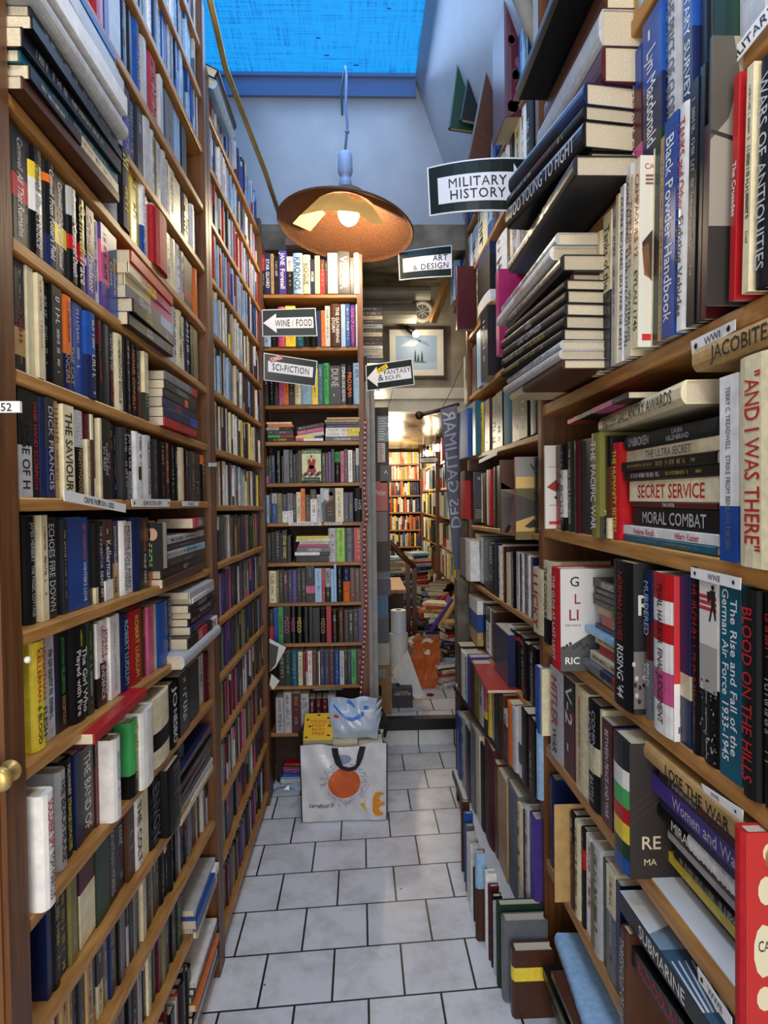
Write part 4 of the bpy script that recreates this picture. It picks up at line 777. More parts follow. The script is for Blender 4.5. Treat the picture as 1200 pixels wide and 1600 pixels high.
# ------------------------------------------------------------------ mid right bookcase
PM = 'on the %s of the second right bookcase'
rrow('Q0', 'R', RX, (3.19, 3.17), (3.68, 2.26), 'bulnmkbs', (250, 330), (18, 48), D=0.2, outj=0.02, phrase=PM % 'top row')
row('Q1', 'R', RX, (2.92, 2.90), N2, "704|l|240||k|o30;709|k|240|;715|n|240||w;722|k20s|230;731|w|230|;738|s|210;748|c|235||k;762|l70b|240;770|n|235;777|k|235;783|s|235||;790|w|230;797|k|230;806|c|225;815|w|230;822|k|225;832", (215, 245), D=0.2, phrase=PM % 'second row')
row('Q2', 'R', RX, (2.59, 2.58), N2, "712|m|330|-||e714;745|v|300|;736|k|290|;745|n20k80w|270|-|w|o20;764|s|270;772|w|250|;790|k|250|;800|s|250;812|k|250;825|c|250;838", (230, 290), D=0.2, phrase=PM % 'third row')
row('Q3', 'R', RX, (2.255, 2.24), N2, "724|c|290|-;727|a50w|280||;731|k|280;737|m|265|-;745|l|280|-||o14;751|d|320||w|o30;762|k|280|-;765|c|275||k;775|z|330|-||e780;812|k|260;828|d|255;840", (250, 290), D=0.2, phrase=PM % 'fourth row')
row('Q4', 'R', RX, (1.92, 1.91), N2, "715|b|260|-||o40;730|a|280|-||o20;743|x|250;747|w|260||;752|y|260|;757|x|255|;766|k|250;775|k|250;785|a|240|-;800|x|250|;812|k|255;826|d|250;842", (240, 270), D=0.2, phrase=PM % 'fifth row')
row('Q5', 'R', RX, (1.535, 1.565), N2, "716|k20r|270|-||o30;726|e|265|;732|x|265|;740|n45k|265|-||e741@ti;751|c|255|-;753|x|255|-;760|w|270|-;764|r|270|-;771|e|280|;776|k|285|-;781|x|300|-||e783@bark;804|r|300|-||e806@sunset;836|d|295|;839|k|290|;842", (250, 300), D=0.2, phrase=PM % 'sixth row')
row('Q6', 'R', RX, (1.22, 1.245), N2, "719|g|215|-||o40;727|w|215|-||o40;734|w|215|-;741|c|250|;747|s|240;754|g|235;758|a|240|;765|k|235||w;772|n|245|-;781|c|240;785|w|250;789|m|245;793|c|225|-;799|g|235;803|k|240|;807|w|245;811|m|240;814|w|245|;818|g|250|;826|w|250;828|n|245;832|c|225|LUCKY|r|o10;846", (215, 250), D=0.2, phrase=PM % 'seventh row')
row('Q7', 'R', RX, (0.89, 0.92), N2, "733|w30b70t|235|-||o20;746|x|235|;749|k|230||s;759|e30w|225|;765|w|230|-;769|x|235|-;773|n|225|-||o24;794|w|245|;799|k|240|-;803|k6r12k|240|;810|k6r14k|240|;818|k|235|;826|k|240|THE COLLECTORS|s;836|b|225|-||o24;842|c|225|-|k|o18;847", (220, 245), D=0.2, phrase=PM % 'eighth row')
L2_ = (2.27, 3.62); PL1 = 'on the upper white ledge of the right side'; PL2 = 'on the lower white ledge of the right side'
row('Q8', 'R', (0.52, 715, 0.60, 838), (0.656, 0.656), L2_, "715|k|250;720|w|240|-;727|s60l|235|;731|u|250|-;735|x|240|-;741|v|235;749|s|230|;756|p60y75k|230|-;762|y|220||k;767|s|225;771|k|230|-;780|x|240|;786|w30m|190;793|o|240|-;801|s|240|-;808|w50n80w|250|-;815|k|265|-;825|k|260;837|l|240|-;843", (210, 250), D=0.2, phrase=PL1, outj=0.002, inset=0)
row('Q9', 'R', (0.52, 714, 0.59, 830), (0.176, 0.176), L2_, "714|b|340|-;720|s|370|;727|k|350|;735|g|400;743|c|410|-;750|k|390|-;757|m|435|-;769|x|400|-;776|t|390|-;792|g|400|-;808|c|385||k;817|x|380|-;821|s|400;828|u|400|-;836", (290, 350), D=0.2, phrase=PL2, outj=0.002, inset=0)
for nm, n1 in (('Q8', 11), ('Q9', 7)):
    q = [b for b in BOOKS if b.row == nm]
    for i, b in enumerate(q): b.idx = i + 1
s = [("x|320|-", 24, .44, 2.95), ("b|310|", 22, .44, 2.865), ("g|285|", 26, .436, 2.80), ("s|285|", 28, .432, 2.735), ("w|270|-", 24, .434, 2.665), ("k|210|-", 26, .436, 2.60), ("l40x|335|-", 40, .427, 2.50), ("w|300|-", 32, .45, 2.425), ("m|275|-", 22, .452, 2.375), ("k|262|", 24, .455, 2.34), ("s|255|", 24, .456, 2.305), ("e|290|-", 36, .458, 2.255), ("g|275|-", 46, .463, 2.20), ("x25y45x|225|-", 46, .478, 2.13)]
ROWS['Q10'] = 'standing on the floor along the right ledge'
for i, (cd, T, X, Y) in enumerate(s):
    a = cd.split('|'); book(at('R', 0, X, Y, 0.001, 0, U(-0.015, 0.015)), T / 1000, int(a[1]) / 1000, 0.036 if Y > 2.26 else 0.61 - X, a[0], 'Q10', i + 1, a[2], '', True)
_q = sorted([b for b in BOOKS if b.row == 'Q10'], key=lambda b: -b.M.translation.y)
for i, b in enumerate(_q): b.idx = i + 1
# red flyer-like paperback lying on the ledge books, books lying over the ledge tops
book(at('R', 0, 0.50, 2.62, 0.905, 0.0, 0, True, -0.05), 0.012, 0.42, 0.16, 'r', 'Q8', 40, '-', 'w', False, 'thin red and tan paperback lying on top of the ledge books', keep=True)
# books above the second right bookcase: dark overhanging volumes
ROWS['QT'] = 'on top of the second right bookcase'
def loose(px, py, X, size, code, rot, label, hard=True, text='-', ink='w'):
    p = onX(X, px, py); M = Matrix.Translation(p) @ rot.to_4x4()
    return book(M, size[0], size[1], size[2], code, 'QT', 1, text, ink, hard, label, keep=True)
Rm = WALLM['R'].to_4x4()
def placed(M, size, code, label, text='-', ink='w', art=None): return book(M, size[0], size[1], size[2], code, 'QT', 1, text, ink, True, label, art, keep=True)
RY = lambda a: Matrix.Rotation(math.radians(a), 4, 'Y')
placed(Matrix.Translation((.455, 3.22, 3.47)) @ RY(8) @ Rm, (.03, .43, .16), 'e', 'dark green hardback jutting into the aisle beside the plaster wall')
placed(Matrix.Translation((.50, 3.15, 3.47)) @ RY(11) @ Rm, (.03, .45, .16), 'k', 'black hardback leaning behind the dark green jutting one')
placed(Matrix.Translation((.450, 2.92, 2.96)) @ RY(12) @ Rm, (.03, .74, .085), 'x', 'rust brown tall hardback leaning out above MILITARY HISTORY sign')
placed(Matrix.Translation((.568, 2.50, 3.13)), (.088, .44, .22), 'm', 'thick maroon illustrated hardback with a yellow W label', art='label')
placed(at('R', 0, 0.48, 1.35, 2.862, 0, 0, True, 0.0), (.045, .60, .135), 'k', 'big black hardback lying overhead, jutting towards the aisle')
# left top: two oversized books jutting from the far bookcase
TILTM = lambda x, y, z: Matrix.Translation((x, y, z)) @ Matrix.Rotation(math.radians(26), 4, 'Y') @ LIEM['L'].to_4x4()
book(TILTM(-0.497, 2.76, 3.208), 0.034, 0.34, 0.15, 'k', 'QT', 4, '-', 'w', True, 'black hardback sloping on top of second left bookcase', keep=True)
book(TILTM(-0.505, 2.755, 3.17), 0.034, 0.335, 0.145, 'l', 'QT', 5, '-', 'k', True, 'pale blue hardback sloping under the black one on second left bookcase', keep=True)

# ------------------------------------------------------------------ back room books
M_LAMPWOOD = M_WOODX
BK = [2.13, 1.93, 1.72, 1.50, 1.27, 1.05, 0.82]
BS = (0.27, 0.79)
bookcase('bookcase', 'warmly lit bookcase on the far wall of the back room', (0.53, 8.7, 0), 'C', 8.60, BS, [(z, z) for z in BK + [0.5]], 0.20, [(0.79, 0.83), (0.23, 0.27)], 2.32, M_WOODX)
for i, z in enumerate(BK):
    up = 2.31 if i == 0 else BK[i - 1]
    rrow('K%d' % i, 'C', 8.60, (z, z), BS, 'oyrcwtwcoy' if i < 2 else 'kdrcwyntxbok', (150, min(195, (up - z) * 1000 - 28)), (14, 34), D=0.13, phrase='on the far back wall %s row' % names[i])
for j, (X, y0, y1) in enumerate(((0.80, 8.4, 6.9), (0.84, 6.85, 5.5))):
    zs = [2.05, 1.78, 1.50, 1.20, 0.92, 0.62]
    bookcase('bookcase', 'crowded bookcase along the right side of the back room, %s' % ('far half' if j == 0 else 'near half'), (X, (y0 + y1) / 2, 0), 'R', X, (y1, y0), [(z, z) for z in zs], 0.25, [(y1 - .03, y1), (y0, y0 + .03)], 2.3, M_WOODL)
    for i, z in enumerate(zs):
        rrow('H%d%d' % (j, i), 'R', X, (z, z), (y0 - .01, y1 + .01), 'wkcsynelkdvrws', (190, 245), (16, 44), D=0.18, outj=0.035, phrase='in the back room right-hand shelving')
def pile(x, y, z, n, rz, dims=((0.2, 0.3), (0.14, 0.2)), cols='wcskxrnlt', tilt=0):
    for i in range(n):
        T = U(.015, .04); L = U(*dims[0]); D = U(*dims[1]); a = rz + U(-.25, .25)
        M = Matrix.Translation((x + U(-.015, .015), y, z)) @ Matrix.Rotation(a, 4, 'Z') @ Matrix.Rotation(tilt, 4, 'Y') @ Matrix.Translation((L / 2, -D / 2, 0)) @ LIEM['C'].to_4x4()
        book(M, T - .0008, L, D, random.choice(cols), 'PL', len(BOOKS)); z += T * (1 if not tilt else 1.05)
ROWS['PL'] = 'in the floor piles of the back room'
for x, y, n, rz in ((0.66, 6.4, 24, 0.4), (0.70, 5.75, 20, -0.3), (0.78, 5.35, 17, 0.3), (0.45, 6.9, 26, 0.1), (0.62, 7.3, 32, 0.5), (0.36, 7.6, 30, 0.1), (0.76, 6.1, 24, 1.1)): pile(x, y, 0.197, n, rz)
pile(0.70, 5.22, 0.197, 9, 0.5, cols='wcskr'); 
# leaning boards of books in the heap
for i, (px, py, Y, cd, a) in enumerate(((672, 985, 5.6, 'u', 35), (686, 980, 5.5, 't', 33), (655, 960, 5.9, 'r', 55), (700, 1035, 5.2, 'w', 70))):
    p = onY(Y, px, py); M = Matrix.Translation(p) @ Matrix.Rotation(math.radians(a), 4, 'Y')
    book(M, 0.03, 0.33, 0.22, cd, 'PL', 90 + i, '-', 'c', True, ('purple hardback', 'tan hardback', 'red hardback', 'white hardback')[i] + ' leaning on the heap of books in the back room', keep=i < 2)
# books behind the end bookcase (lying, seen end-on) and slipcased sets on the passage side
stack('VV', 'C', 4.20, 2.55, 0.16, "k|30|200;s|24|190;c|34|195;w|22|190;x|26|200;k|30|190;c|28|180;k|24|195;s|30|190;k|26|190;c|24|180;d|30|180;k|26|170", D=0.14, phrase='high up behind the end bookcase')
emit_books(300)

# ------------------------------------------------------------------ hanging arrow signs
def bil(P):
    """bilinear map of (u, v) in 0..1 onto corner points TL, TR, BR, BL"""
    TL_, TR_, BR_, BL_ = [Vector(p) for p in P]
    n = (TR_ - TL_).cross(BL_ - TL_).normalized()
    if n.y > 0: n = -n
    return lambda u, v, d=0.0: (TL_ * (1 - u) + TR_ * u) * v + (BL_ * (1 - u) + BR_ * u) * (1 - v) + n * d
def sign(name, label, corners, Ys, lines, arrow=None, band=(0.1, 0.32, 0.93, 0.70), border=0.03, sticker=None, curve=0.0, group='hanging arrow signs'):
    P = [onY(Y, *c) for c, Y in zip(corners, Ys)]; g0 = bil(P)
    def g(u, v, d=0.0): return g0(u, v, d + curve * 4 * u * (1 - u))
    c = sum(P, Vector()) / 4; root = empty(name, c); tag(root, label, 'sign', group)
    def grid(u0, v0, u1, v1, d, th, n=8):
        mb = MB(); us = [u0 + (u1 - u0) * i / n for i in range(n + 1)]
        vs = [g(u, v, dd) for dd in (d, d - th) for v in (v0, v1) for u in us]; k = n + 1
        f = [(i, i + 1, k + i + 1, k + i) for i in range(n)] + [(2 * k + i, 3 * k + i, 3 * k + i + 1, 2 * k + i + 1) for i in range(n)]
        f += [(i + 1, i, 2 * k + i, 2 * k + i + 1) for i in range(n)] + [(k + i, k + i + 1, 3 * k + i + 1, 3 * k + i) for i in range(n)]
        f += [(0, k, 3 * k, 2 * k), (n, 2 * k + n, 3 * k + n, k + n)]
        mb.add(vs, f); return mb
    asp = (P[1] - P[0]).length / (P[0] - P[3]).length
    part(grid(0, 0, 1, 1, 0, 0.004), 'laminated_card', M_SIGNW, root); bu = border / asp
    part(grid(bu, border, 1 - bu, 1 - border, 0.001, 0.0009), 'dark_field', M_SIGNG, root)
    b = band; mb = grid(b[0], b[1], b[2], b[3], 0.002, 0.0009)
    if arrow == 'l': mb.add([g(0.02, .5, .002), g(b[0] + 0.04, b[1] - .16, .002), g(b[0] + 0.04, b[3] + .16, .002)], [(0, 1, 2)])
    if arrow == 'r': mb.add([g(0.985, .5, .002), g(b[2] - .03, b[3] + .16, .002), g(b[2] - .03, b[1] - .16, .002)], [(0, 1, 2)])
    part(mb, 'white_arrow', M_SIGNW, root)
    mb = MB()
    for t, x0, y0, w, h, al in lines: text_into(mb, t, lambda u, v: g(x0 + u / asp, y0 + v, .003), w * asp, h, al, 0.06)
    part(mb, 'lettering', M_BLACKP, root)
    if sticker:
        t, m, (sx, sy, sw, sh), rot = sticker; ca, sa = math.cos(rot), math.sin(rot)
        q = lambda u, v, d=0.0035: g(sx + (u * ca - v * sa) / asp, sy + (u * sa + v * ca), d)
        mb = MB(); mb.add([q(0, 0), q(sw, 0), q(sw, sh), q(0, sh)], [(0, 1, 2, 3)]); s = part(mb, 'sticker', m, root)
        mb = MB(); text_into(mb, t, lambda u, v: q(sw * .06 + u, sh * .15 + v, .0042), sw * .88, sh * .7); part(mb, 'sticker_lettering', M_SIGNW if m is M_SIGNR else M_BLACKP, s)
    return root
sign('arrow_sign', 'MILITARY HISTORY arrow sign hanging above the right aisle side', [(667, 262), (826, 247), (826, 333), (671, 338)], (2.35, 2.30, 2.30, 2.35), [('MILITARY', .17, .49, .64, .19, 'c'), ('HISTORY', .20, .26, .58, .19, 'c')], 'r', (.1, .20, .88, .73), curve=0.03)
sign('arrow_sign', 'blue ART & DESIGN sign beyond the military one', [(622, 394), (706, 383), (706, 432), (624, 438)], (3.62, 3.60, 3.60, 3.62), [('ART', .52, .53, .4, .20, 'r'), ('& DESIGN', .18, .28, .76, .20, 'r')], None, (.08, .25, 1.0, .73), curve=0.01)
sign('arrow_sign', 'WINE / FOOD arrow sign before the end bookcase', [(409, 484), (493, 481), (496, 525), (410, 526)], (3.52, 3.55, 3.55, 3.52), [('WINE / FOOD', .24, .36, .68, .26, 'c')], 'l', (.22, .29, .94, .68))
sign('arrow_sign', 'SCI-FICTION sign with a red USED sticker', [(412, 551), (496, 564), (493, 604), (412, 594)], (3.5, 3.55, 3.55, 3.5), [('SCI-FICTION', .16, .42, .70, .25, 'c')], None, (.08, .33, .93, .73), sticker=('USED', M_SIGNR, (.13, .68, .50, .17), 0.38))
sign('arrow_sign', 'FANTASY & SCI-FI arrow sign with a yellow NEW sticker', [(571, 571), (644, 560), (648, 601), (573, 611)], (3.66, 3.60, 3.60, 3.66), [('FANTASY', .38, .52, .56, .18, 'l'), ('&', .24, .32, .14, .26, 'c'), ('SCI-FI', .40, .32, .4, .16, 'l')], 'l', (.2, .26, .95, .72), sticker=('NEW', M_SIGNY, (.26, .60, .46, .17), 0.42))
sign('arrow_sign', 'small MUSIC arrow sign in the bright back room', [(657, 714), (685, 712), (685, 724), (657, 725)], (6.6, 6.6, 6.6, 6.6), [('MUSIC', .1, .33, .68, .34, 'c')], 'r', (.05, .22, .86, .78))
# ------------------------------------------------------------------ shelf tags
def shelf_tag(label, X, px, lines, pins=(), lift=0.006, group='white shelf tags'):
    P = [onX(X, *p) for p in px]; TL_, TR_, BR_, BL_ = P; n = Vector((-1 if X > 0 else 1, 0, 0))
    g = lambda u, v, d=0.0: (TL_ * (1 - u) + TR_ * u) * v + (BL_ * (1 - u) + BR_ * u) * (1 - v) + n * (lift + d)
    root = empty('shelf_tag', sum(P, Vector()) / 4); tag(root, label, 'shelf label', group); mb = MB()
    mb.add([g(u, v, d) for d in (0, -.0015) for u, v in ((0, 0), (1, 0), (1, 1), (0, 1))], [(0, 1, 2, 3), (7, 6, 5, 4), (0, 4, 5, 1), (1, 5, 6, 2), (2, 6, 7, 3), (3, 7, 4, 0)])
    part(mb, 'card', M_TAG, root); asp = (TR_ - TL_).length / (TL_ - BL_).length
    mb = MB()
    for t, x0, y0, w, h in lines: text_into(mb, t, lambda u, v: g(x0 + u / asp, y0 + v, .0006), w * asp, h)
    if mb.v: part(mb, 'lettering', M_BLACKP, root)
    for u, v in pins:
        mb = MB(); c = g(u, v, 0.001); r = (TL_ - BL_).length * .2
        vs = [c + Vector((0, math.cos(2 * math.pi * k / 12) * r, math.sin(2 * math.pi * k / 12) * r)) for k in range(12)] + [c + n * r * .5]
        mb.add(vs, [(k, (k + 1) % 12, 12) for k in range(12)]); part(mb, 'drawing_pin', M_PIN, root, smooth=True)
shelf_tag('white CRIME FICTION, USED tag hanging aslant on the left shelf edge', LX, [(89, 765), (188, 788), (188, 801), (90, 783)], [('CRIME FICTION, USED', .12, .22, .80, .56)], [(.5, .55)], 0.012)
shelf_tag('white CRIME FICTION, NEW tag on the left shelf edge', LX, [(201, 780), (263, 780), (261, 792), (203, 792)], [('CRIME FICTION, NEW', .12, .2, .76, .6)], [(.05, .5), (.95, .5)])
shelf_tag('small white AUTHORS tag at the far end of CRIME FICTION shelf', LX, [(282, 783), (308, 784), (307, 791), (283, 791)], [('AUTHORS J-Z', .08, .18, .84, .6)])
shelf_tag('white MILITARY tag on the top right shelf edge', RX, [(1120, 125), (1215, 0), (1215, 30), (1138, 126)], [('MILITARY', .16, .22, .95, .58)], (), 0.01)
shelf_tag('white WWI tag with two pins on the upper right shelf edge', RX, [(1086, 533), (1156, 499), (1156, 516), (1088, 556)], [('WWI', .28, .2, .46, .6)], [(.12, .5), (.87, .5)], 0.008)
shelf_tag('white WWII tag with two pins below the large cream spine', RX, [(1086, 886), (1165, 903), (1164, 922), (1086, 902)], [('WWII', .26, .2, .48, .6)], [(.1, .5), (.88, .5)], 0.008)
shelf_tag('white WWII tag below the teal spine on the lower right', RX, [(1106, 1224), (1172, 1266), (1171, 1284), (1110, 1236)], [('WWII', .04, .2, .58, .6)], [(.85, .5)], 0.012)
shelf_tag('white WWII tag partly hidden at the lower right corner', RX, [(1096, 1510), (1150, 1590), (1150, 1612), (1098, 1532)], [('WWII', .28, .2, .5, .6)], [(.14, .5)], 0.008)
shelf_tag('white tag on the shelf edge of second right bookcase', RX, [(752, 719), (782, 702), (780, 711), (752, 724)], [], (), 0.012)
shelf_tag('tiny white tag on the post between the left bookcases', LX + .012, [(325, 723), (337, 723), (337, 729), (325, 729)], [], (), 0.004)
def center_tag(label, px, t):
    P = [onY(CY - .004, *p) for p in px]; g = bil(P); root = empty('shelf_tag', sum(P, Vector()) / 4); tag(root, label, 'shelf label', 'white shelf tags')
    mb = MB(); mb.add([g(u, v, d) for d in (0, -.0015) for u, v in ((0, 0), (1, 0), (1, 1), (0, 1))], [(0, 1, 2, 3), (7, 6, 5, 4), (0, 4, 5, 1), (1, 5, 6, 2), (2, 6, 7, 3), (3, 7, 4, 0)]); part(mb, 'card', M_TAG, root)
    mb = MB(); asp = (P[1] - P[0]).length / (P[0] - P[3]).length; text_into(mb, t, lambda u, v: g(.06 + u / asp, .2 + v, .0008), .88 * asp, .6); part(mb, 'lettering', M_BLACKP, root)
center_tag('longer white SCI-FI & FANTASY tag on an end bookcase shelf edge', [(451, 815), (502, 815), (502, 821), (451, 821)], 'SCI-FI & FANTASY NEW')
center_tag('shorter white tag on an end bookcase shelf edge', [(507, 815), (534, 814), (534, 820), (507, 820)], 'A-Z AUTHORS')

# ------------------------------------------------------------------ wooden door standing open at the left edge
p0 = onY(1.0, 40, 800); root = empty('wooden_door', (-0.75, 1.0, 0)); tag(root, 'brown wooden door edge with a brass knob at far left', 'door')
mb = MB(); mb.box(-0.98, -0.545, 0.985, 1.02, 0.0, 3.0); part(mb, 'door_panel', M_WOODV, root)
mb = MB(); mb.box(-0.552, -0.522, 0.972, 1.03, 0.0, 3.0); mb.box(-0.545, -0.53, 0.966, 0.974, 0, 3.0); part(mb, 'edge_moulding', M_WOODV, root)
k = onY(0.95, 6, 1212); mb = MB(); mb.lathe([(.001, .0), (.012, .0), (.017, -.004), (.019, -.010), (.015, -.018), (.008, -.022), (.006, -.03), (.014, -.036), (.016, -.04)], 20)
mb.v = [(k.x + x, k.y - z - .022, k.z + y) for x, y, z in mb.v]; part(mb, 'door_knob', M_BRASS, root, smooth=True)
mb = MB(); a = onY(.965, -30, 628); c = onY(.965, 34, 645); mb.box(a.x, c.x, .960, .9665, c.z, a.z); s = part(mb, 'paper_label', M_TAG, root)
mb = MB(); text_into(mb, '52', plane_fn((c.x - .03, .9595, c.z + .002), (1, 0, 0), (0, 0, 1)), .022, a.z - c.z - .004); part(mb, 'label_lettering', M_BLACKP, s)
k = onY(0.95, 43, 1031); mb = MB(); mb.sphere((k.x, k.y, k.z), .005, 8, 5); part(mb, 'screw_head', M_WHITE, root, smooth=True)

# ------------------------------------------------------------------ pendant lamp with woven shade
LC = Vector((-0.05, 3.42, 3.10))
root = empty('pendant_lamp', (LC.x, LC.y, 3.95)); tag(root, 'lit pendant lamp with a tilted wide woven straw shade', 'lamp')
M_STRAW = mat('woven_straw', '#5e3719', 0.75, noise=0.35, nscale=110, bump=0.8, bscale=130, stretch=(1, 1, 1))
M_LINER = mat('paper_liner', '#c9a558', 0.7, noise=0.1, nscale=10, emit=(1.0, 0.62, 0.22, 1), estr=0.3)  # emission adds a painted glow to the paper, which is no lamp itself
mb = MB(); mb.tube([(LC.x - .02, 3.9, 3.93), (LC.x - .02, 3.75, 3.97), (LC.x + .006, 3.5, 3.95), (LC.x + .012, LC.y + .005, 3.86), (LC.x + .006, LC.y, 3.7), (LC.x + .014, LC.y, 3.6), (LC.x, LC.y, 3.47)], 0.0065, 8); mb.sphere((LC.x + .012, LC.y, 3.57), .012, 8, 5); part(mb, 'cord', mat('blue_grey_flex', '#5d7499', 0.5), root, smooth=True)
mb = MB(); mb.lathe([(.001, .135), (.02, .135), (.036, .118), (.038, .03), (.03, .012), (.024, .005), (.03, -.01), (.034, -.03), (.028, -.05)], 20, (LC.x, LC.y, LC.z + .235)); part(mb, 'socket', mat('porcelain_socket', '#8fa0bd', 0.35), root, smooth=True)
tilt = Matrix.Translation(LC) @ Matrix.Rotation(math.radians(7), 4, 'Y') @ Matrix.Rotation(math.radians(-7), 4, 'X')
outp = [(.345, -.010), (.25, .05), (.17, .095), (.12, .118), (.085, .165), (.03, .19)]; inp = [(.02, .186), (.075, .153), (.11, .106), (.16, .083), (.24, .040), (.338, -.016)]
def ridged(P, k):
    o = []
    for (r0, z0), (r1, z1) in zip(P[:-1], P[1:]):
        n = max(2, int(math.hypot(r1 - r0, z1 - z0) / .0045)); o += [(r0 + (r1 - r0) * i / n, z0 + (z1 - z0) * i / n + (.0014 if i % 2 else -.0014)) for i in range(n)]
    return o + [P[-1]]
prof = [(.346, -.024), (.352, -.018)] + ridged(outp, 1) + ridged(inp, -1) + [(.346, -.024)]
sh = MB(); sh.lathe(prof, 64); sh.v = [tuple(tilt @ Vector(p)) for p in sh.v]; part(sh, 'straw_shade', M_STRAW, root, smooth=True)
mb = MB(); angs = [150, 180, 212, 240, 266, 290, 312, 335]; vs = []
for i, a_ in enumerate(angs):   # creased paper sheet tucked around the bulb, open towards the right and back
    ca, sa = math.cos(math.radians(a_)), math.sin(math.radians(a_)); r0 = (.22, .27, .26, .235, .21, .17, .20, .22)[i]; zl = (.0, -.03, -.06, -.06, -.05, -.02, -.06, -.03)[i]
    vs += [tilt @ Vector((r0 * ca, r0 * sa, zl)), tilt @ Vector((r0 * .62 * ca, r0 * .62 * sa, .085))]
mb.add(vs, [(2 * i, 2 * i + 2, 2 * i + 3, 2 * i + 1) for i in range(len(angs) - 1)]); part(mb, 'paper_liner', M_LINER, root)
mb = MB(); mb.sphere((LC.x + .015, LC.y - .03, LC.z + .045), .055, 16, 10, (1, 1, 1.15)); part(mb, 'bulb', mat('lit_bulb', '#ffffff', .3, emit=(1, .86, .55, 1), estr=22), root, smooth=True)
PENDANT.location = (LC.x + .015, LC.y - .05, LC.z - .045)
# slanting brass conduit
root = None
mb = MB(); mb.tube([onY(2.55, 322, -25), onY(2.9, 352, 105), onY(3.45, 415, 270), onY(3.9, 441, 350)], .013, 10); o = mb.build('brass_pole', M_BRASS, smooth=True); tag(o, 'long thin brass pole slanting down from skylight to the beam', 'pole')
# plaster block on top of the end bookcase
mb = MB(); a = onY(CY + .05, 446, 372); c = onY(CY + .05, 493, 386); mb.box(a.x, c.x, CY + .04, CY + .16, 3.125, a.z); o = mb.build('cardboard_box', mat('pinkish_card', '#8a6a56', .8, noise=.1)); tag(o, 'flat pinkish box lying on top of the end bookcase', 'box')

# ------------------------------------------------------------------ shopping bag and what it holds
M_BAG = mat('glossy_woven_plastic', '#cfcdd0', 0.28, noise=0.1, nscale=14, bump=0.6, bscale=16, coat=0.2)
BX0, BX1, BY0, BY1, BZ = -0.328, 0.122, 3.43, 3.66, 0.40
root = empty('shopping_bag', (-0.1, 3.54, 0)); tag(root, 'white plastic shopping bag printed with an orange sun, standing on the tiles', 'bag')
nx, nz = 22, 16; rb = random.Random(5)
def wob(s, t): return 0.006 * math.sin(9 * s + 3 * t) * math.sin(7 * t + 1) + 0.004 * math.sin(23 * s + 11 * t)
def front(u, v, d=0.0):  # u, v in 0..1 on the bag's front
    x = BX0 + (BX1 - BX0) * u + 0.012 * (v - .5) * (u - .5); z = BZ * v + (0.012 * math.sin(u * 9) if v > .93 else 0) * (v - .93) / .07 * .6 + .004
    return Vector((x, BY0 - 0.022 * math.sin(math.pi * u) * math.sin(math.pi * min(1, v * .9)) - wob(u, v) - d, z))
mb = MB(); mb.add([front(i / nx, j / nz) for j in range(nz + 1) for i in range(nx + 1)], [(j * (nx + 1) + i, j * (nx + 1) + i + 1, (j + 1) * (nx + 1) + i + 1, (j + 1) * (nx + 1) + i) for j in range(nz) for i in range(nx)])
part(mb, 'front_panel', M_BAG, root, smooth=True)
for nm, x, s in (('side_panel', BX0, -1), ('side_panel', BX1, 1)):
    mb = MB(); ny = 10
    def sp(u, v): 
        f = front(0 if s < 0 else 1, v); return Vector((f.x + s * .012 * math.sin(math.pi * u) - s * .03 * math.sin(math.pi * u) * v, f.y + (BY1 - f.y) * u, f.z * (1 - .04 * math.sin(math.pi * u))))
    mb.add([sp(i / ny, j / nz) for j in range(nz + 1) for i in range(ny + 1)], [((j * (ny + 1) + i, j * (ny + 1) + i + 1, (j + 1) * (ny + 1) + i + 1, (j + 1) * (ny + 1) + i) if s > 0 else (j * (ny + 1) + i, (j + 1) * (ny + 1) + i, (j + 1) * (ny + 1) + i + 1, j * (ny + 1) + i + 1)) for j in range(nz) for i in range(ny)])
    part(mb, nm, M_BAG, root, smooth=True)
    mb = MB(); mb.tube([sp(0, j / nz) + Vector((0, 0, 0)) for j in range(nz + 1)], .0035, 6); part(mb, 'seam_piping', M_BLACKP, root)
mb = MB(); mb.add([(BX0, BY1, 0.003), (BX1, BY1, 0.003), (BX1, BY1, BZ), (BX0, BY1, BZ)], [(0, 3, 2, 1)]); part(mb, 'back_panel', M_BAG, root)
mb = MB(); mb.add([(BX0, BY0, 0.003), (BX1, BY0, 0.003), (BX1, BY1, 0.003), (BX0, BY1, 0.003)], [(0, 1, 2, 3)]); part(mb, 'bottom_panel', M_BAG, root)
M_SUN = mat('orange_print', '#c9591f', .35, noise=.12, nscale=9); M_LOGY = mat('yellow_print', '#d9a818', .35); M_LOGO = mat('amber_print', '#dc8a1e', .35); M_BLUP = mat('blue_line_print', '#7f8cab', .4)
def fan(cx, cy, rx, ry, n=36, d=.0016):
    m = MB()
    for r0, r1 in ((0, .35), (.35, .7), (.7, 1)):
        for k in range(n):
            q = [(cx + rx * r * math.cos(2 * math.pi * a / n), cy + ry * r * math.sin(2 * math.pi * a / n)) for r, a in ((r0, k), (r1, k), (r1, k + 1), (r0, k + 1))]
            m.add([front(u, v, d) for u, v in (q if r0 else q[1:] + q[:1] )], [(0, 1, 2, 3)])
    return m
part(fan(.505, .515, .187, .195), 'sun_print', M_SUN, root)
mb = MB(); rg = random.Random(2)
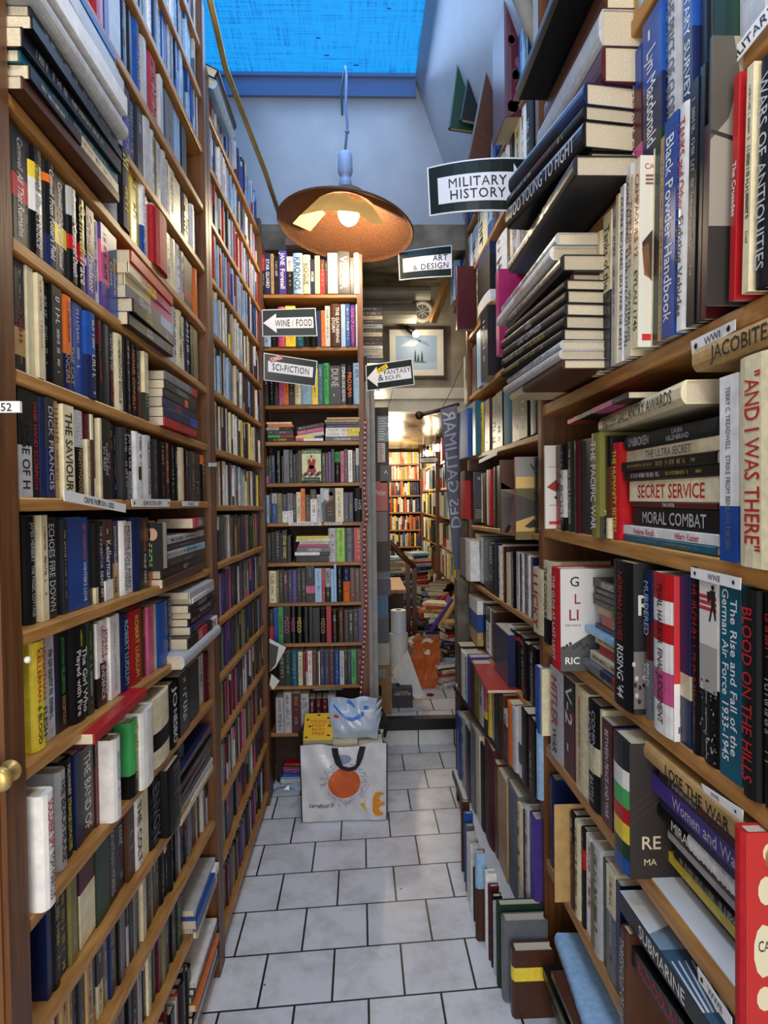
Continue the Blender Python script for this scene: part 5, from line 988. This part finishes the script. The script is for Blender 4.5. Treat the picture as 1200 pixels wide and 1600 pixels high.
for k in range(170):
    a = rg.uniform(0, 6.28); r = rg.uniform(1.06, 1.45); u, v = .505 + .187 * r * math.cos(a), .515 + .195 * r * math.sin(a) * 1.05
    if v > .95: continue
    a2 = rg.uniform(0, 6.28); l = .018
    for j in range(3):
        du, dv = l * math.cos(a2 + j * .8), l * math.sin(a2 + j * .8); mb.quad(front(u, v, .0015), front(u + du, v + dv, .0015), front(u + du + .004, v + dv + .004, .0015), front(u + .004, v + .004, .0015)); u += du; v += dv
mb2 = fan(.49, .83, .1, .06, 20); mb.merge(mb2, Matrix.Identity(4)); part(mb, 'line_drawing_print', M_BLUP, root)
mb = MB(); text_into(mb, 'carrefour.fr', lambda u, v: front(.085 + u, .19 + v, .0018), .30, .065, 'l'); part(mb, 'web_address_print', M_BLACKP, root)
mb = MB(); q = lambda *pts: mb.add([front(u, v, .0018) for u, v in pts], [tuple(range(len(pts)))])
q((.685, .225), (.77, .335), (.735, .225)); q((.685, .225), (.735, .225), (.775, .10)); part(mb, 'logo_arrow_print', M_LOGY, root)
mb = MB(); pts = [(.885, .215)] ; n = 20
outl = [(.83, .21), (.832, .29), (.86, .355), (.90, .375), (.945, .365), (.968, .345), (.93, .325), (.905, .29), (.92, .25), (.975, .235), (.985, .215), (.975, .195), (.92, .18), (.905, .14), (.93, .105), (.968, .085), (.945, .065), (.90, .055), (.86, .075), (.832, .13)]
mb.add([front(u, v, .0018) for u, v in outl[:10] + [(.88, .215)] ] , [(0, 1, 2, 10), (2, 3, 7, 8), (3, 4, 5, 6), (3, 6, 7), (2, 8, 10), (8, 9, 10)])
lo = outl[10:] ; mb.add([front(u, v, .0018) for u, v in [(.83, .21), (.832, .13), (.86, .075), (.90, .055), (.945, .065), (.968, .085), (.93, .105), (.905, .14), (.92, .18), (.975, .195), (.88, .215), (.975, .235)]], [(0, 10, 2, 1), (2, 7, 6, 3), (3, 6, 5, 4), (2, 10, 7), (7, 10, 8), (8, 10, 9), (9, 10, 11)]); part(mb, 'logo_print', M_LOGO, root)
M_STRAP = mat('black_webbing', '#14141a', .7, bump=.3, bscale=200)
mb = MB(); path = [(.40, .985), (.41, .9), (.44, .79), (.48, .73), (.56, .705), (.63, .715), (.665, .76), (.69, .86), (.72, .985)]; wd = .036
vs = []
for i, (u, v) in enumerate(path):
    a, c = path[max(0, i - 1)], path[min(len(path) - 1, i + 1)]; dx, dy = c[0] - a[0], (c[1] - a[1]) * .9; l = math.hypot(dx, dy); nx_, ny_ = -dy / l * wd, dx / l * wd
    w_ = .62 if 2 < i < 7 else 1
    vs += [front(u + nx_ * w_, v + ny_ * w_, .012), front(u - nx_ * w_, v - ny_ * w_, .012), front(u - nx_ * w_, v - ny_ * w_, .006), front(u + nx_ * w_, v + ny_ * w_, .006)]
mb.add(vs, [(4 * i + j, 4 * i + (j + 1) % 4, 4 * i + 4 + (j + 1) % 4, 4 * i + 4 + j) for i in range(len(path) - 1) for j in range(4)]); part(mb, 'handle', M_STRAP, root)
mb = MB(); mb.tube([(BX1 - .005, BY1 - .03, BZ - .03), (BX1 + .012, BY1 - .05, BZ + .05), (BX1 - .02, BY1, BZ + .12)], .012, 6); part(mb, 'handle', M_STRAP, root)
mb = MB(); mb.tube([(BX0 + .0, BY1 - .06, BZ - .06), (BX0 - .016, BY1 - .08, BZ + .02), (BX0 + .02, BY1, BZ + .06)], .012, 6); part(mb, 'handle', M_STRAP, root)
def lie_book(x, y, z, T, H, D, code, rz, rx, label, text=''):
    b = Book(); b.T = T; b.H = H; b.D = D; b.code = code; b.text = text; b.tcol = ''; b.hard = False; b.seed = int(x * 999); b.cols = {}; b.matte = False; b.pcol = (.5, .43, .31, 1)
    M = Matrix.Translation((x, y, z)) @ Matrix.Rotation(rz, 4, 'Z') @ Matrix.Rotation(rx, 4, 'X') @ Matrix(((0, 1, 0), (0, 0, 1), (1, 0, 0))).to_4x4()
    cv, pg, tx = book_geo(b); o = cv.build('book', BOOKM, None, M, attr=True); tag(o, label, 'book', 'books for sale on the shelves'); pg.build('page_block', BOOKM, o, attr=True); return o, b
o, b = lie_book(-0.315, 3.455, .40, .032, .20, .155, 'y', 0.02, .42, 'yellow paperback with red lettering lying on top of the shopping bag')
mb = MB(); mb.mi = 2; fn = lambda u, v: (b.T + .0008, u, v); H, D = b.H, b.D
rect(mb, fn, .02 * D, .02 * H, .98 * D, .98 * H, '#e6b51e')
for i, t in enumerate(('YOUNG', 'FAST', 'RUN', 'FREE')): mb.col = lin('#c23420'); text_into(mb, t, (lambda i: lambda u, v: (b.T + .0012, D * .2 + u, H * (.62 - .15 * i) + v))(i), D * .6, H * .12)
for (u, v) in ((.1, .1), (.85, .15), (.12, .75), (.84, .8), (.5, .92), (.2, .5), (.88, .5)): disc(mb, lambda x, y: (b.T + .001, x, y), D * u, H * v, D * .06, H * .035, '#231d14', 8)
mb.build('cover_picture', BOOKM, o, attr=True)
lie_book(-0.16, 3.45, .372, .034, .20, .13, 'c', 0.0, .03, 'cream-edged paperback lying in the bag under the wrapped rolls')
lie_book(-0.02, 3.45, .36, .034, .20, .125, 'k30c', 0.05, .02, 'dark paperback lying in the right half of the shopping bag')
lie_book(-0.30, 3.47, .30, .09, .18, .4, 's', 0.0, 0, 'pale bulky volume deep inside the shopping bag')
# clear plastic pack of rolls
root = empty('wrapped_roll_pack', (-.04, 3.55, .42)); tag(root, 'plastic wrapped pack of white rolls with blue print on the bag', 'pack')
M_ROLL = mat('white_tissue', '#d3d9e2', .8, noise=.05); M_WRAP = mat('clear_blue_wrap', '#cfe0f5', .08, trans=.2, alpha=.72, bump=.5, bscale=30, coat=.4)
for i, (x, z) in enumerate(((-.12, .49), (-.005, .49))):
    mb = MB(); mb.lathe([(.018, -.055), (.056, -.055), (.058, -.04), (.058, .04), (.056, .055), (.018, .055), (.018, -.055)], 24); mb.v = [(x + .02 + X_, 3.57 + .06 * 0 + Y_, z + .012 + Z_) for X_, Y_, Z_ in mb.v]; part(mb, 'roll', M_ROLL, root, smooth=True)
def pk(u, v, d):  # front face of the pack, leaning back a little
    x = -.175 + .25 * u; z = .408 + .205 * v; bulge = .03 * (1 - abs(2 * u - 1) ** 3) * (1 - abs(2 * v - 1) ** 3)
    return Vector((x + .006 * math.sin(v * 7), 3.51 + .05 * v - bulge - d + .004 * math.sin(17 * u + 9 * v), z + .006 * math.sin(u * 11)))
def pkb(u, v): p = pk(u, v, 0); return Vector((p.x, 3.63, p.z - (.0 if v < .5 else .02)))
mb = MB(); n = 16; k = n + 1
mb.add([pk(i / n, j / n, 0) for j in range(k) for i in range(k)], [(j * k + i, j * k + i + 1, (j + 1) * k + i + 1, (j + 1) * k + i) for j in range(n) for i in range(n)])
rim = [(i / n, 0) for i in range(n)] + [(1, j / n) for j in range(n)] + [(1 - i / n, 1) for i in range(n)] + [(0, 1 - j / n) for j in range(n)]
mb.add([pk(u, v, 0) for u, v in rim] + [pkb(u, v) for u, v in rim], [((i + 1) % len(rim), i, len(rim) + i, len(rim) + (i + 1) % len(rim)) for i in range(len(rim))])
for i in range(6):   # gathered end of the wrap
    v0, v1 = .25 + .1 * i, .36 + .1 * i; q = Vector((.098 + .006 * (i % 2), 3.55 + .012 * ((i * 2) % 3), .50 + .018 * i)); mb.add([pk(1, v0, 0), pk(1, v1, 0), q + Vector((0, 0, .012)), q], [(0, 1, 2, 3)])
part(mb, 'plastic_wrap', M_WRAP, root, smooth=True)
M_PBL = mat('blue_pack_print', '#3f6fc0', .3); M_PLB = mat('pale_blue_pack_print', '#9fc0ea', .3)
mb = MB(); g = lambda u, v: pk(u, v, .002)
def strip(pts, w0, w1):
    vs = []
    for i, (u, v) in enumerate(pts): w_ = w0 + (w1 - w0) * i / (len(pts) - 1); vs += [g(u, v - w_), g(u, v + w_)]
    mb.add(vs, [(2 * i, 2 * i + 2, 2 * i + 3, 2 * i + 1) for i in range(len(pts) - 1)])
strip([(.05 + .05 * i, .86 - .55 * math.sin(i * .17) * .6) for i in range(15)], .02, .06); strip([(.35 + .04 * i, .95 - .02 * i * i * .3) for i in range(6)], .05, .02); strip([(.74, .72), (.79, .72), (.84, .73)], .08, .08); part(mb, 'blue_print', M_PBL, root)
mb = MB(); strip([(.02 + .06 * i, .8 - .02 * i) for i in range(12)], .12, .04); part(mb, 'pale_blue_print', M_PLB, root)
mb = MB(); strip([(.1, .55), (.2, .55)], .035, .035); part(mb, 'red_print', mat('red_pack_print', '#c0324a', .3), root)
# clear plastic scraps on the floor
mb = MB(); rb = random.Random(9)
c0 = onZ(0.0, 438, 1232)
for i in range(26):
    c = Vector((c0.x + rb.uniform(-.05, .14), c0.y + rb.uniform(-.05, .05), .002)); pts = [c + Vector((rb.uniform(-.04, .04), rb.uniform(-.03, .03), rb.uniform(0, .05))) for _ in range(4)]; mb.add(pts, [(0, 1, 2, 3)])
o = mb.build('crumpled_plastic_film', M_WRAP); tag(o, 'crumpled clear plastic film on the tiles left of the bag', 'plastic')
# leaflets sticking out of the second left bookcase
M_LEAF = mat('leaflet_dark', '#3a3d39', .5); M_PAPER = mat('white_paper', '#d8d7d2', .6, noise=.04)
root = empty('leaflet', (-.5, 3.6, .9)); tag(root, 'curling white leaflet poking out near the end bookcase, upper of two', 'leaflet')
A, B, C_, D_ = onY(3.6, 421, 998), onY(3.6, 447, 1012), onY(3.6, 431, 1042), onY(3.6, 421, 1050)
mb = MB(); mb.add([A, B, C_, D_, A + Vector((0, .006, 0)), B + Vector((0, .006, 0)), C_ + Vector((0, .006, 0)), D_ + Vector((0, .006, 0))], [(0, 3, 2, 1), (4, 5, 6, 7), (0, 1, 5, 4), (1, 2, 6, 5), (2, 3, 7, 6), (3, 0, 4, 7)]); part(mb, 'sheet', M_PAPER, root)
mb = MB(); e = Vector((0, -.001, 0)); mb.add([A + (D_ - A) * .12 + e, A + (B - A) * .55 + (D_ - A) * .1 + e, C_ + (B - C_) * .25 + (D_ - C_) * .4 + e, D_ + e], [(0, 3, 2, 1)]); part(mb, 'dark_print', M_LEAF, root)
A, B, C_, D_ = onY(3.62, 424, 1053), onY(3.62, 437, 1064), onY(3.62, 427, 1078), onY(3.62, 421, 1070)
mb = MB(); mb.add([A, B, C_, D_, A + Vector((0, .006, 0)), B + Vector((0, .006, 0)), C_ + Vector((0, .006, 0)), D_ + Vector((0, .006, 0))], [(0, 3, 2, 1), (4, 5, 6, 7), (0, 1, 5, 4), (1, 2, 6, 5), (2, 3, 7, 6), (3, 0, 4, 7)]); o = mb.build('leaflet', M_PAPER); tag(o, 'small folded white leaflet below the larger curling leaflet', 'leaflet')
# bead garland down the edge of the end bookcase
mb = MB(); rb = random.Random(3)
pts = [(571, 655), (570, 700), (569, 760), (571, 790), (574, 806), (570, 822), (569, 880), (572, 920), (571, 960), (569, 1000), (566, 1050), (563, 1092)]
RED = lin('#a3202c'); WHT = lin('#d8d2cc'); k = 0
for a, c in zip(pts[:-1], pts[1:]):
    n = max(2, int(math.dist(a, c) / 2.6))
    for i in range(n):
        t = i / n; p = onY(CY - .03, a[0] + (c[0] - a[0]) * t + rb.uniform(-.5, .5), a[1] + (c[1] - a[1]) * t); mb.col = (RED, RED, WHT)[k % 3]; k += 1; mb.sphere(p, .0068, 6, 4)
mb.mi = 0; o = mb.build('bead_garland', [M_INK], attr=True, smooth=True); tag(o, 'red and white bead garland hanging down the end bookcase edge', 'garland')

# ------------------------------------------------------------------ passage: post, posters, box sets, cartons
def pxbox(Y, d, x0, y0, x1, y1, zmin=None):
    a = onY(Y, x0, y0); c = onY(Y, x1, y1); mb = MB(); mb.box(a.x, c.x, Y, Y + d, c.z if zmin is None else zmin, a.z); return mb
mb = MB(); mb.box(-.50, .055, 3.955, 4.38, 0, 2.54); o = mb.build('storage_cupboard', M_DARKW); tag(o, 'dark cupboard standing behind the end bookcase', 'cupboard')
mb = MB(); mb.box(.036, .062, 3.78, 3.84, .0, 2.36); mb.box(.05, .095, 3.86, 3.92, .0, 2.36); o = mb.build('grey_post', mat('worn_grey_paint', '#8b8a86', .6, noise=.15, nscale=20)); tag(o, 'worn grey post right beside the end bookcase', 'post')
mb = MB(); a = onY(3.76, 573, 640); mb.box(.0335, .0415, 3.735, 3.76, .35, a.z); o = mb.build('red_trim_strip', mat('red_lacquer', '#7d1f1c', .4, noise=.1)); tag(o, 'thin red strip along the right edge of the end bookcase', 'trim')
for lab, q, c, t, tcol in (('grey poster with white shards high beside the passage', (589, 650, 607, 690), '#7f8a92', '', '#e0e0e0'), ('white printed list hanging under the grey poster', (590, 692, 602, 722), '#c9bdbb', '', '#a04a55'),
                           ('black notice with white logo above the red poster', (594, 727, 612, 754), '#141416', 'A', '#d8d8d8'), ('bright red poster hanging on the passage post', (584, 752, 606, 798), '#b01822', 'Potter', '#e8dcd0'), ('dull purple poster under the red poster', (586, 800, 606, 846), '#4d3038', '', '#6b4a52')):
    Y = 4.42; a = onY(Y, q[0], q[1]); c2 = onY(Y, q[2], q[3]); root = empty('poster', ((a.x + c2.x) / 2, Y, c2.z)); tag(root, lab, 'poster', 'posters by the passage')
    mb = MB(); mb.box(a.x, c2.x, Y, Y + .003, c2.z, a.z); part(mb, 'sheet', mat('poster_sheet', c, .35), root)
    mb = MB(); w = c2.x - a.x; h = a.z - c2.z; fn = plane_fn((a.x, Y - .001, c2.z), (1, 0, 0), (0, 0, 1))
    if t: text_into(mb, t, lambda u, v: fn(w * .1 + u, h * .5 + v), w * .8, h * .25)
    else:
        for i in range(9): mb.quad(fn(w * .12, h * (.08 + .1 * i)), fn(w * U(.5, .9), h * (.08 + .1 * i)), fn(w * U(.5, .9), h * (.12 + .1 * i)), fn(w * .12, h * (.12 + .1 * i)))
    part(mb, 'print', mat('poster_print', tcol, .4), root)
mb = MB(); mb.box(.0, .20, 4.425, 4.45, 1.2, 2.3); o = mb.build('notice_board', M_DARKW); tag(o, 'dark board behind the posters at the passage', 'board')
# column of boxed sets on the raised floor
z = .196; YC = 4.52
def cbox(name, cat, lab, x0, y0, x1, y1, col, d=.2, strips=0, scol='#2a3038', rough=.4, Y=YC):
    a = onY(Y, x0, y0); c = onY(Y, x1, y1); root = empty(name, ((a.x + c.x) / 2, Y + d / 2, c.z)); tag(root, lab, cat)
    mb = MB(); mb.box(a.x, c.x, Y, Y + d, c.z + .0005, a.z - .0005); part(mb, 'case', mat(name + '_case', col, rough, noise=.08), root)
    if strips:
        mb = MB(); w = (c.x - a.x) / strips
        for i in range(strips): mb.box(a.x + w * i + w * .06, a.x + w * (i + 1) - w * .06, Y - .004, Y, c.z + .006, a.z - .008)
        part(mb, 'spines', mat(name + '_spines', scol, .4, noise=.15, nscale=40), root)
    return root, a, c
cbox('carton', 'box', 'tall brown carton with a punched hand hole by the step', 573, 1040, 612, 1118, '#8f6a43', .24, rough=.8)
a = onY(YC - .001, 593, 1079); mb = MB(); mb.box(a.x - .014, a.x + .014, YC - .003, YC - .0005, a.z - .035, a.z + .035); hr = bpy.data.objects['carton']; part(mb, 'hand_hole', mat('hole_dark', '#1a0d0c', .9), hr)
a = onY(YC - .001, 597, 1052); mb = MB(); mb.box(a.x - .03, a.x + .03, YC - .003, YC - .0005, a.z - .03, a.z + .03); part(mb, 'grey_tape', mat('grey_tape', '#77797c', .3), hr)
cbox('boxed_book_set', 'book set', 'pale books on top of the brown carton', 580, 1005, 609, 1040, '#a39c90', .2, 0)
cbox('boxed_book_set', 'book set', 'dark shrink-wrapped book set above the pale books', 588, 965, 608, 1005, '#25272c', .18, 4, '#3c4046', .15)
cbox('boxed_book_set', 'book set', 'blue shrink-wrapped book set above the dark one', 587, 930, 607, 965, '#2a4a66', .18, 4, '#2f5f8a', .15)
cbox('boxed_book_set', 'book set', 'purple flat book pack between the two slipcased sets', 584, 906, 611, 930, '#35244a', .2)
cbox('boxed_book_set', 'book set', 'lower grey-blue slipcase of slim volumes', 586, 878, 610, 905, '#8c949c', .18, 5, '#50606f')
cbox('boxed_book_set', 'book set', 'upper grey-blue slipcase of slim volumes', 586, 848, 610, 877, '#a7acb0', .18, 5, '#56687a')
r_, a, c = cbox('boxed_book_set', 'book set', 'dark purple box lettered in pale type on the raised floor', 613, 1076, 645, 1117, '#191427', .14, Y=4.66)
mb = MB(); w = c.x - a.x; h = a.z - c.z; fn = plane_fn((a.x, 4.658, c.z), (1, 0, 0), (0, 0, 1)); text_into(mb, 'J.K. ROWLING', lambda u, v: fn(w * .2 + u, h * .86 + v), w * .6, h * .05); text_into(mb, 'HARRY POTTER', lambda u, v: fn(w * .08 + u, h * .74 + v), w * .84, h * .11); part(mb, 'lettering', mat('pale_gold_print', '#b7a98a', .4), r_)
mb = MB(); mb.add([fn(w * .8 + w * .12 * math.cos(k * .524), h * .13 + w * .12 * math.sin(k * .524)) for k in range(12)], [tuple(range(12))]); part(mb, 'gold_seal', mat('gold_seal', '#b59a52', .4), r_)
# roll of wrapping foam with a loose sheet
b0 = onY(4.78, 625, 1098); t0 = onY(4.78, 625, 955); root = empty('foam_roll', (b0.x, 4.80, .196)); tag(root, 'upright roll of white packing foam with a hanging loose sheet', 'roll')
M_FOAM = mat('packing_foam', '#c4c9d0', .45, noise=.1, nscale=60, bump=.6, bscale=90)
zb = .39; mb = MB(); H_ = t0.z - zb; mb.lathe([(.024, H_ - .02), (.026, H_), (.056, H_), (.058, H_ - .004), (.058, .0), (.02, .0)], 28, (b0.x, 4.84, zb)); part(mb, 'rolled_foam', M_FOAM, root, smooth=False)
mb = MB(); mb.lathe([(.019, H_ - .03), (.0245, H_ - .001), (.0245, H_ + .001), (.019, H_ + .001)], 20, (b0.x, 4.84, zb)); part(mb, 'cardboard_core', mat('core', '#5a5048', .8), root)
mb = MB(); P = lambda px, py, Y: onY(Y, px, py)
mb.lathe([(.060, .30), (.069, .295), (.068, .15), (.066, .0)], 28, (b0.x, 4.84, .40))
v = [P(612, 1050, 4.77), P(637, 1015, 4.77), P(662, 1085, 4.73), P(655, 1093, 4.72), P(640, 1085, 4.74), P(618, 1062, 4.76)]
mb.add(v, [(0, 1, 5), (1, 4, 5), (1, 2, 4), (2, 3, 4)]); part(mb, 'loose_sheet', mat('white_foam_sheet', '#c9c7c4', .55, noise=.06, bump=.3), root, smooth=False)
mb = MB(); mb.box(b0.x - .06, b0.x + .05, 4.80, 4.90, .196, .39); part(mb, 'foot_wrapping', M_FOAM, root)
# orange paper bag full of crumpled paper
a = onY(5.15, 641, 1018); c = onY(5.15, 688, 1077); root = empty('paper_bag', ((a.x + c.x) / 2, 5.2, .196)); tag(root, 'creased orange paper bag stuffed with papers on the raised floor', 'bag')
mb = MB(); x0, x1 = a.x, c.x; rb = random.Random(6); n = 9
def ring(z, g, jag): return [(x + rb.uniform(-.008, .008), y + rb.uniform(-.008, .008), z + rb.uniform(-jag, jag)) for x, y in [(x0 - g + (x1 - x0 + 2 * g) * i / n, 5.13 - g) for i in range(n)] + [(x1 + g, 5.13 - g + (.2 + 2 * g) * i / 5) for i in range(5)] + [(x1 + g - (x1 - x0 + 2 * g) * i / n, 5.33 + g) for i in range(n)] + [(x0 - g, 5.33 + g - (.2 + 2 * g) * i / 5) for i in range(5)]]
rs = [ring(.197, 0, .0), ring(.27, .006, .004), ring(.35, -.004, .006), ring(.43, .008, .006), ring(.49, .0, .01), ring(.545, .014, .03)]; m = len(rs[0])
mb.add([p for r in rs for p in r], [(i * m + k, i * m + (k + 1) % m, (i + 1) * m + (k + 1) % m, (i + 1) * m + k) for i in range(len(rs) - 1) for k in range(m)]); part(mb, 'paper_body', mat('orange_paper', '#b4551a', .6, noise=.15, nscale=14, bump=.5, bscale=22), root)
for i in range(9):
    mb = MB(); q = Vector((rb.uniform(x0 + .03, x1 - .03), rb.uniform(5.15, 5.3), rb.uniform(.47, .55))); mb.sphere((0, 0, 0), .05, 7, 5); mb.v = [tuple(q + Vector(p) * rb.uniform(.5, 1.25)) for p in mb.v]; part(mb, 'crumpled_paper', mat('crumpled_paper', rb.choice(['#c9c2b4', '#a8672f', '#8a7c72', '#d5cfc3']), .7), root)
# stair rail and landing in the back room
M_RAIL = mat('varnished_rail', '#4c2413', .35, noise=.12, nscale=20)
root = empty('stair_rail', onY(6.0, 645, 960)); tag(root, 'dark wooden stair rail with two posts in the back room', 'railing')
mb = MB(); mb.tube([onY(6.0, 608, 846), onY(6.0, 628, 868), onY(6.0, 648, 887)], .028, 10); part(mb, 'handrail', M_RAIL, root, smooth=True)
for x0, y0, x1, y1 in ((637, 872, 638, 1000), (647, 884, 648, 1010)): mb = MB(); mb.bar(onY(6.0, x0, y0), onY(6.0, x1, y1), .042); part(mb, 'post', M_RAIL, root)
mb = MB(); a = onY(5.7, 606, 922); mb.box(a.x - .08, a.x + .16, 5.7, 6.6, a.z - .03, a.z); o = mb.build('stair_landing', M_PALEW); tag(o, 'pale wooden landing board left of the stair rail', 'stair')
mb = MB(); mb.box(a.x - .06, a.x + .14, 5.75, 6.6, .197, a.z - .031); p = mb.build('dark_base', M_DARKW); p.parent = o
q = onZ(.197, 672, 1087); mb = MB(); mb.sphere((q.x, q.y, .205), .02, 7, 4, (1.6, 1, .5)); o = mb.build('dark_scrap', M_DARKW); tag(o, 'small dark scrap lying on the raised tiles', 'scrap')
# banner on its pole
root = empty('hanging_banner', onY(4.0, 703, 638)); tag(root, 'long grey banner with tall pale letters hanging by the passage', 'banner')
TLb, TRb, BRb, BLb = onY(3.98, 688, 640), onY(4.08, 714, 633), onY(4.08, 726, 890), onY(3.98, 709, 890)
gb = lambda u, v, d=0.0: (TLb * (1 - u) + TRb * u) * v + (BLb * (1 - u) + BRb * u) * (1 - v) + Vector((0, -d - .015 * math.sin(v * 9), 0))
mb = MB(); n = 14; mb.add([gb(u, j / n, d) for d in (0, -.003) for j in range(n + 1) for u in (0, 1)], [(2 * j, 2 * j + 1, 2 * j + 3, 2 * j + 2) for j in range(n)] + [(30 + 2 * j, 30 + 2 * j + 2, 30 + 2 * j + 3, 30 + 2 * j + 1) for j in range(n)]); part(mb, 'cloth', mat('grey_banner_cloth', '#7f8294', .8, noise=.1), root)
mb = MB(); text_into(mb, 'DES GALLIMAR', lambda u, v: gb(.1 + v, u / 10, .003), 9.8, .8, 'r'); part(mb, 'lettering', mat('pale_banner_print', '#dcdce4', .8), root)
mb = MB(); mb.tube([onY(3.97, 655, 649), onY(4.0, 690, 640), onY(4.12, 716, 632)], .012, 8); mb.sphere(onY(3.97, 655, 649), .026, 10, 7); part(mb, 'wooden_pole', M_DARKW, root, smooth=True)
# framed picture, vent, ducts, brace, lamps over the lintel
Y = 4.985; a = onY(Y, 604, 512); c = onY(Y, 697, 592); root = empty('framed_picture', ((a.x + c.x) / 2, Y, c.z)); tag(root, 'framed blue lake picture with three dark trees over the lintel', 'picture')
def frame(x0, x1, z0, z1, w, y0, y1):
    mb = MB(); mb.box(x0, x1, y0, y1, z1 - w, z1); mb.box(x0, x1, y0, y1, z0, z0 + w); mb.box(x0, x0 + w, y0, y1, z0 + w, z1 - w); mb.box(x1 - w, x1, y0, y1, z0 + w, z1 - w); return mb
part(frame(a.x, c.x, c.z, a.z, .02, Y - .03, Y + .01), 'outer_frame', M_DARKW, root); part(frame(a.x + .02, c.x - .02, c.z + .02, a.z - .02, .045, Y - .018, Y + .005), 'cream_mount', M_WHITE, root)
x0, x1, z0, z1 = a.x + .065, c.x - .065, c.z + .065, a.z - .065; w, h = x1 - x0, z1 - z0
mb = MB(); mb.mi = 0; fn = lambda u, v, d=0: (x0 + u * w, Y - .006 - d, z0 + v * h)
rect(mb, fn, 0, .24, 1, 1, '#8fa6c4'); rect(mb, fn, 0, 0, 1, .24, '#9fb3cc'); fn2 = lambda u, v: fn(u, v, .001)
poly(mb, fn2, [(.1, .7), (.4, .92), (.62, .86), (.45, .7)], '#b9c8da'); poly(mb, fn2, [(.5, .9), (.75, .84), (.82, .68), (.6, .8)], '#6f86a6'); poly(mb, lambda u, v: fn(u, v, .002), [(.42, .23), (.5, .25), (.68, .25), (.76, .22)], '#1f2a2a')
for u, hh in ((.47, .34), (.54, .2), (.63, .3)):
    for k in range(4): poly(mb, lambda x, y: fn(x, y, .002), [(u - .035 + .006 * k, .26 + hh * .22 * k), (u + .035 - .006 * k, .26 + hh * .22 * k), (u, .26 + hh * (.22 * k + .4))], '#1f2a2e')
part(mb, 'painting', [M_INK], root, attr=True)
vc = onY(4.96, 660, 487); root = empty('round_vent', vc); tag(root, 'round white ventilation grille on the plaster wall', 'vent')
mb = MB(); mb.lathe([(.052, .0), (.052, .012), (.078, .012), (.082, .004), (.082, -.03)], 32); mb.v = [(vc.x + x, vc.y - z, vc.z + y) for x, y, z in mb.v]; part(mb, 'rim', M_WHITE, root, smooth=True)
mb = MB(); mb.add([(vc.x + .054 * math.cos(k * .262), vc.y + .004, vc.z + .054 * math.sin(k * .262)) for k in range(24)], [tuple(range(24))]); part(mb, 'dark_opening', M_BLACKP, root)
mb = MB()
for r in (.013, .027, .041): mb.tube([(vc.x + r * math.cos(k * .314), vc.y - .002, vc.z + r * math.sin(k * .314)) for k in range(21)], .0022, 5)
for k in range(8): mb.bar((vc.x + .006 * math.cos(k * .785), vc.y - .002, vc.z + .006 * math.sin(k * .785)), (vc.x + .053 * math.cos(k * .785), vc.y - .002, vc.z + .053 * math.sin(k * .785)), .004)
part(mb, 'grille', M_WHITE, root)
M_DUCT = mat('painted_duct', '#8d8779', .5, noise=.12, nscale=8)
for lab, y, r, x1 in (('pale upper pipe under the passage ceiling', 458, .05, 672), ('larger grey lower pipe under the passage ceiling', 490, .07, 650)):
    p = onY(4.75, x1, y); mb = MB(); mb.tube([(-.48, 4.75, p.z), (p.x, 4.75, p.z)], r, 16); o = mb.build('pipe', M_DUCT, smooth=False); tag(o, lab, 'pipe', 'pipes under the passage ceiling')
mb = MB(); mb.bar(onY(4.55, 704, 432), onY(4.7, 675, 503), .05, .04); o = mb.build('wooden_brace', M_PALEW); tag(o, 'raw wooden brace slanting beside the round vent', 'brace')
M_GLOW = mat('lit_small_bulb', '#ffffff', .3, emit=(1, .88, .62, 1), estr=14)
s0 = onY(4.88, 634, 511); s1 = onY(4.86, 650, 522); root = empty('picture_lamp', s0); tag(root, 'small black spotlight shining above the lake picture', 'lamp')
mb = MB(); mb.tube([s0 + Vector((-.03, .09, .03)), s0 + Vector((-.02, .04, .02)), s0], .007, 6); mb.tube([s0, s0 + (s1 - s0) * .75], [.018, .026], 10); part(mb, 'lamp_body', M_BLACKM, root, smooth=True)
mb = MB(); mb.sphere(s1, .026, 12, 8); part(mb, 'bulb', M_GLOW, root, smooth=True); BACK2.location = s1 + Vector((.0, -.16, -.02))
for lab, px, py, Y, r in (('bare lit bulb under the FANTASY & SCI-FI sign', 591, 616, 4.9, .028), ('left lit bulb of the pair in the back room', 668, 708, 7.2, .035), ('right brighter bulb of the pair in the back room', 684, 700, 6.9, .05)):
    p = onY(Y, px, py); root = empty('bare_bulb', p); tag(root, lab, 'lamp', 'bare bulbs'); mb = MB(); mb.sphere(p, r, 12, 8); part(mb, 'bulb', M_GLOW, root, smooth=True)
    mb = MB(); mb.tube([p + Vector((0, 0, r * .8)), p + Vector((0, 0, r * 2.2))], r * .5, 8); part(mb, 'socket', M_BLACKM, root, smooth=True)
mb = MB(); mb.tube([onY(4.85, 614, 608), onY(4.85, 606, 640), onY(4.7, 595, 668), onY(4.6, 588, 690)], .005, 6); o = mb.build('white_cable', M_WHITE, smooth=True); tag(o, 'white cable hanging below the FANTASY & SCI-FI sign', 'cable')
mb = MB(); mb.tube([onY(4.3, 724, 566), onY(4.15, 705, 610), onY(4.02, 688, 643)], .002, 5); o = mb.build('thin_wire', M_BLACKM, smooth=True); tag(o, 'thin dark wire holding up the banner pole', 'wire')
# end of the right side wall
mb = MB(); a = onY(3.78, 716, 900); mb.box(.55, .62, 3.745, 3.86, .196 * 0, 1.22); o = mb.build('stone_pier', mat('mottled_stone', '#6d6656', .9, noise=1, nscale=18, col2='#4b4538')); tag(o, 'mottled grey-brown pier at the far end of right shelving', 'pier')
mb = MB(); mb.box(.585, .63, 3.735, 3.80, 1.23, 1.56); o = mb.build('brown_box', M_DARKW); tag(o, 'brown wooden block above the mottled pier', 'block')
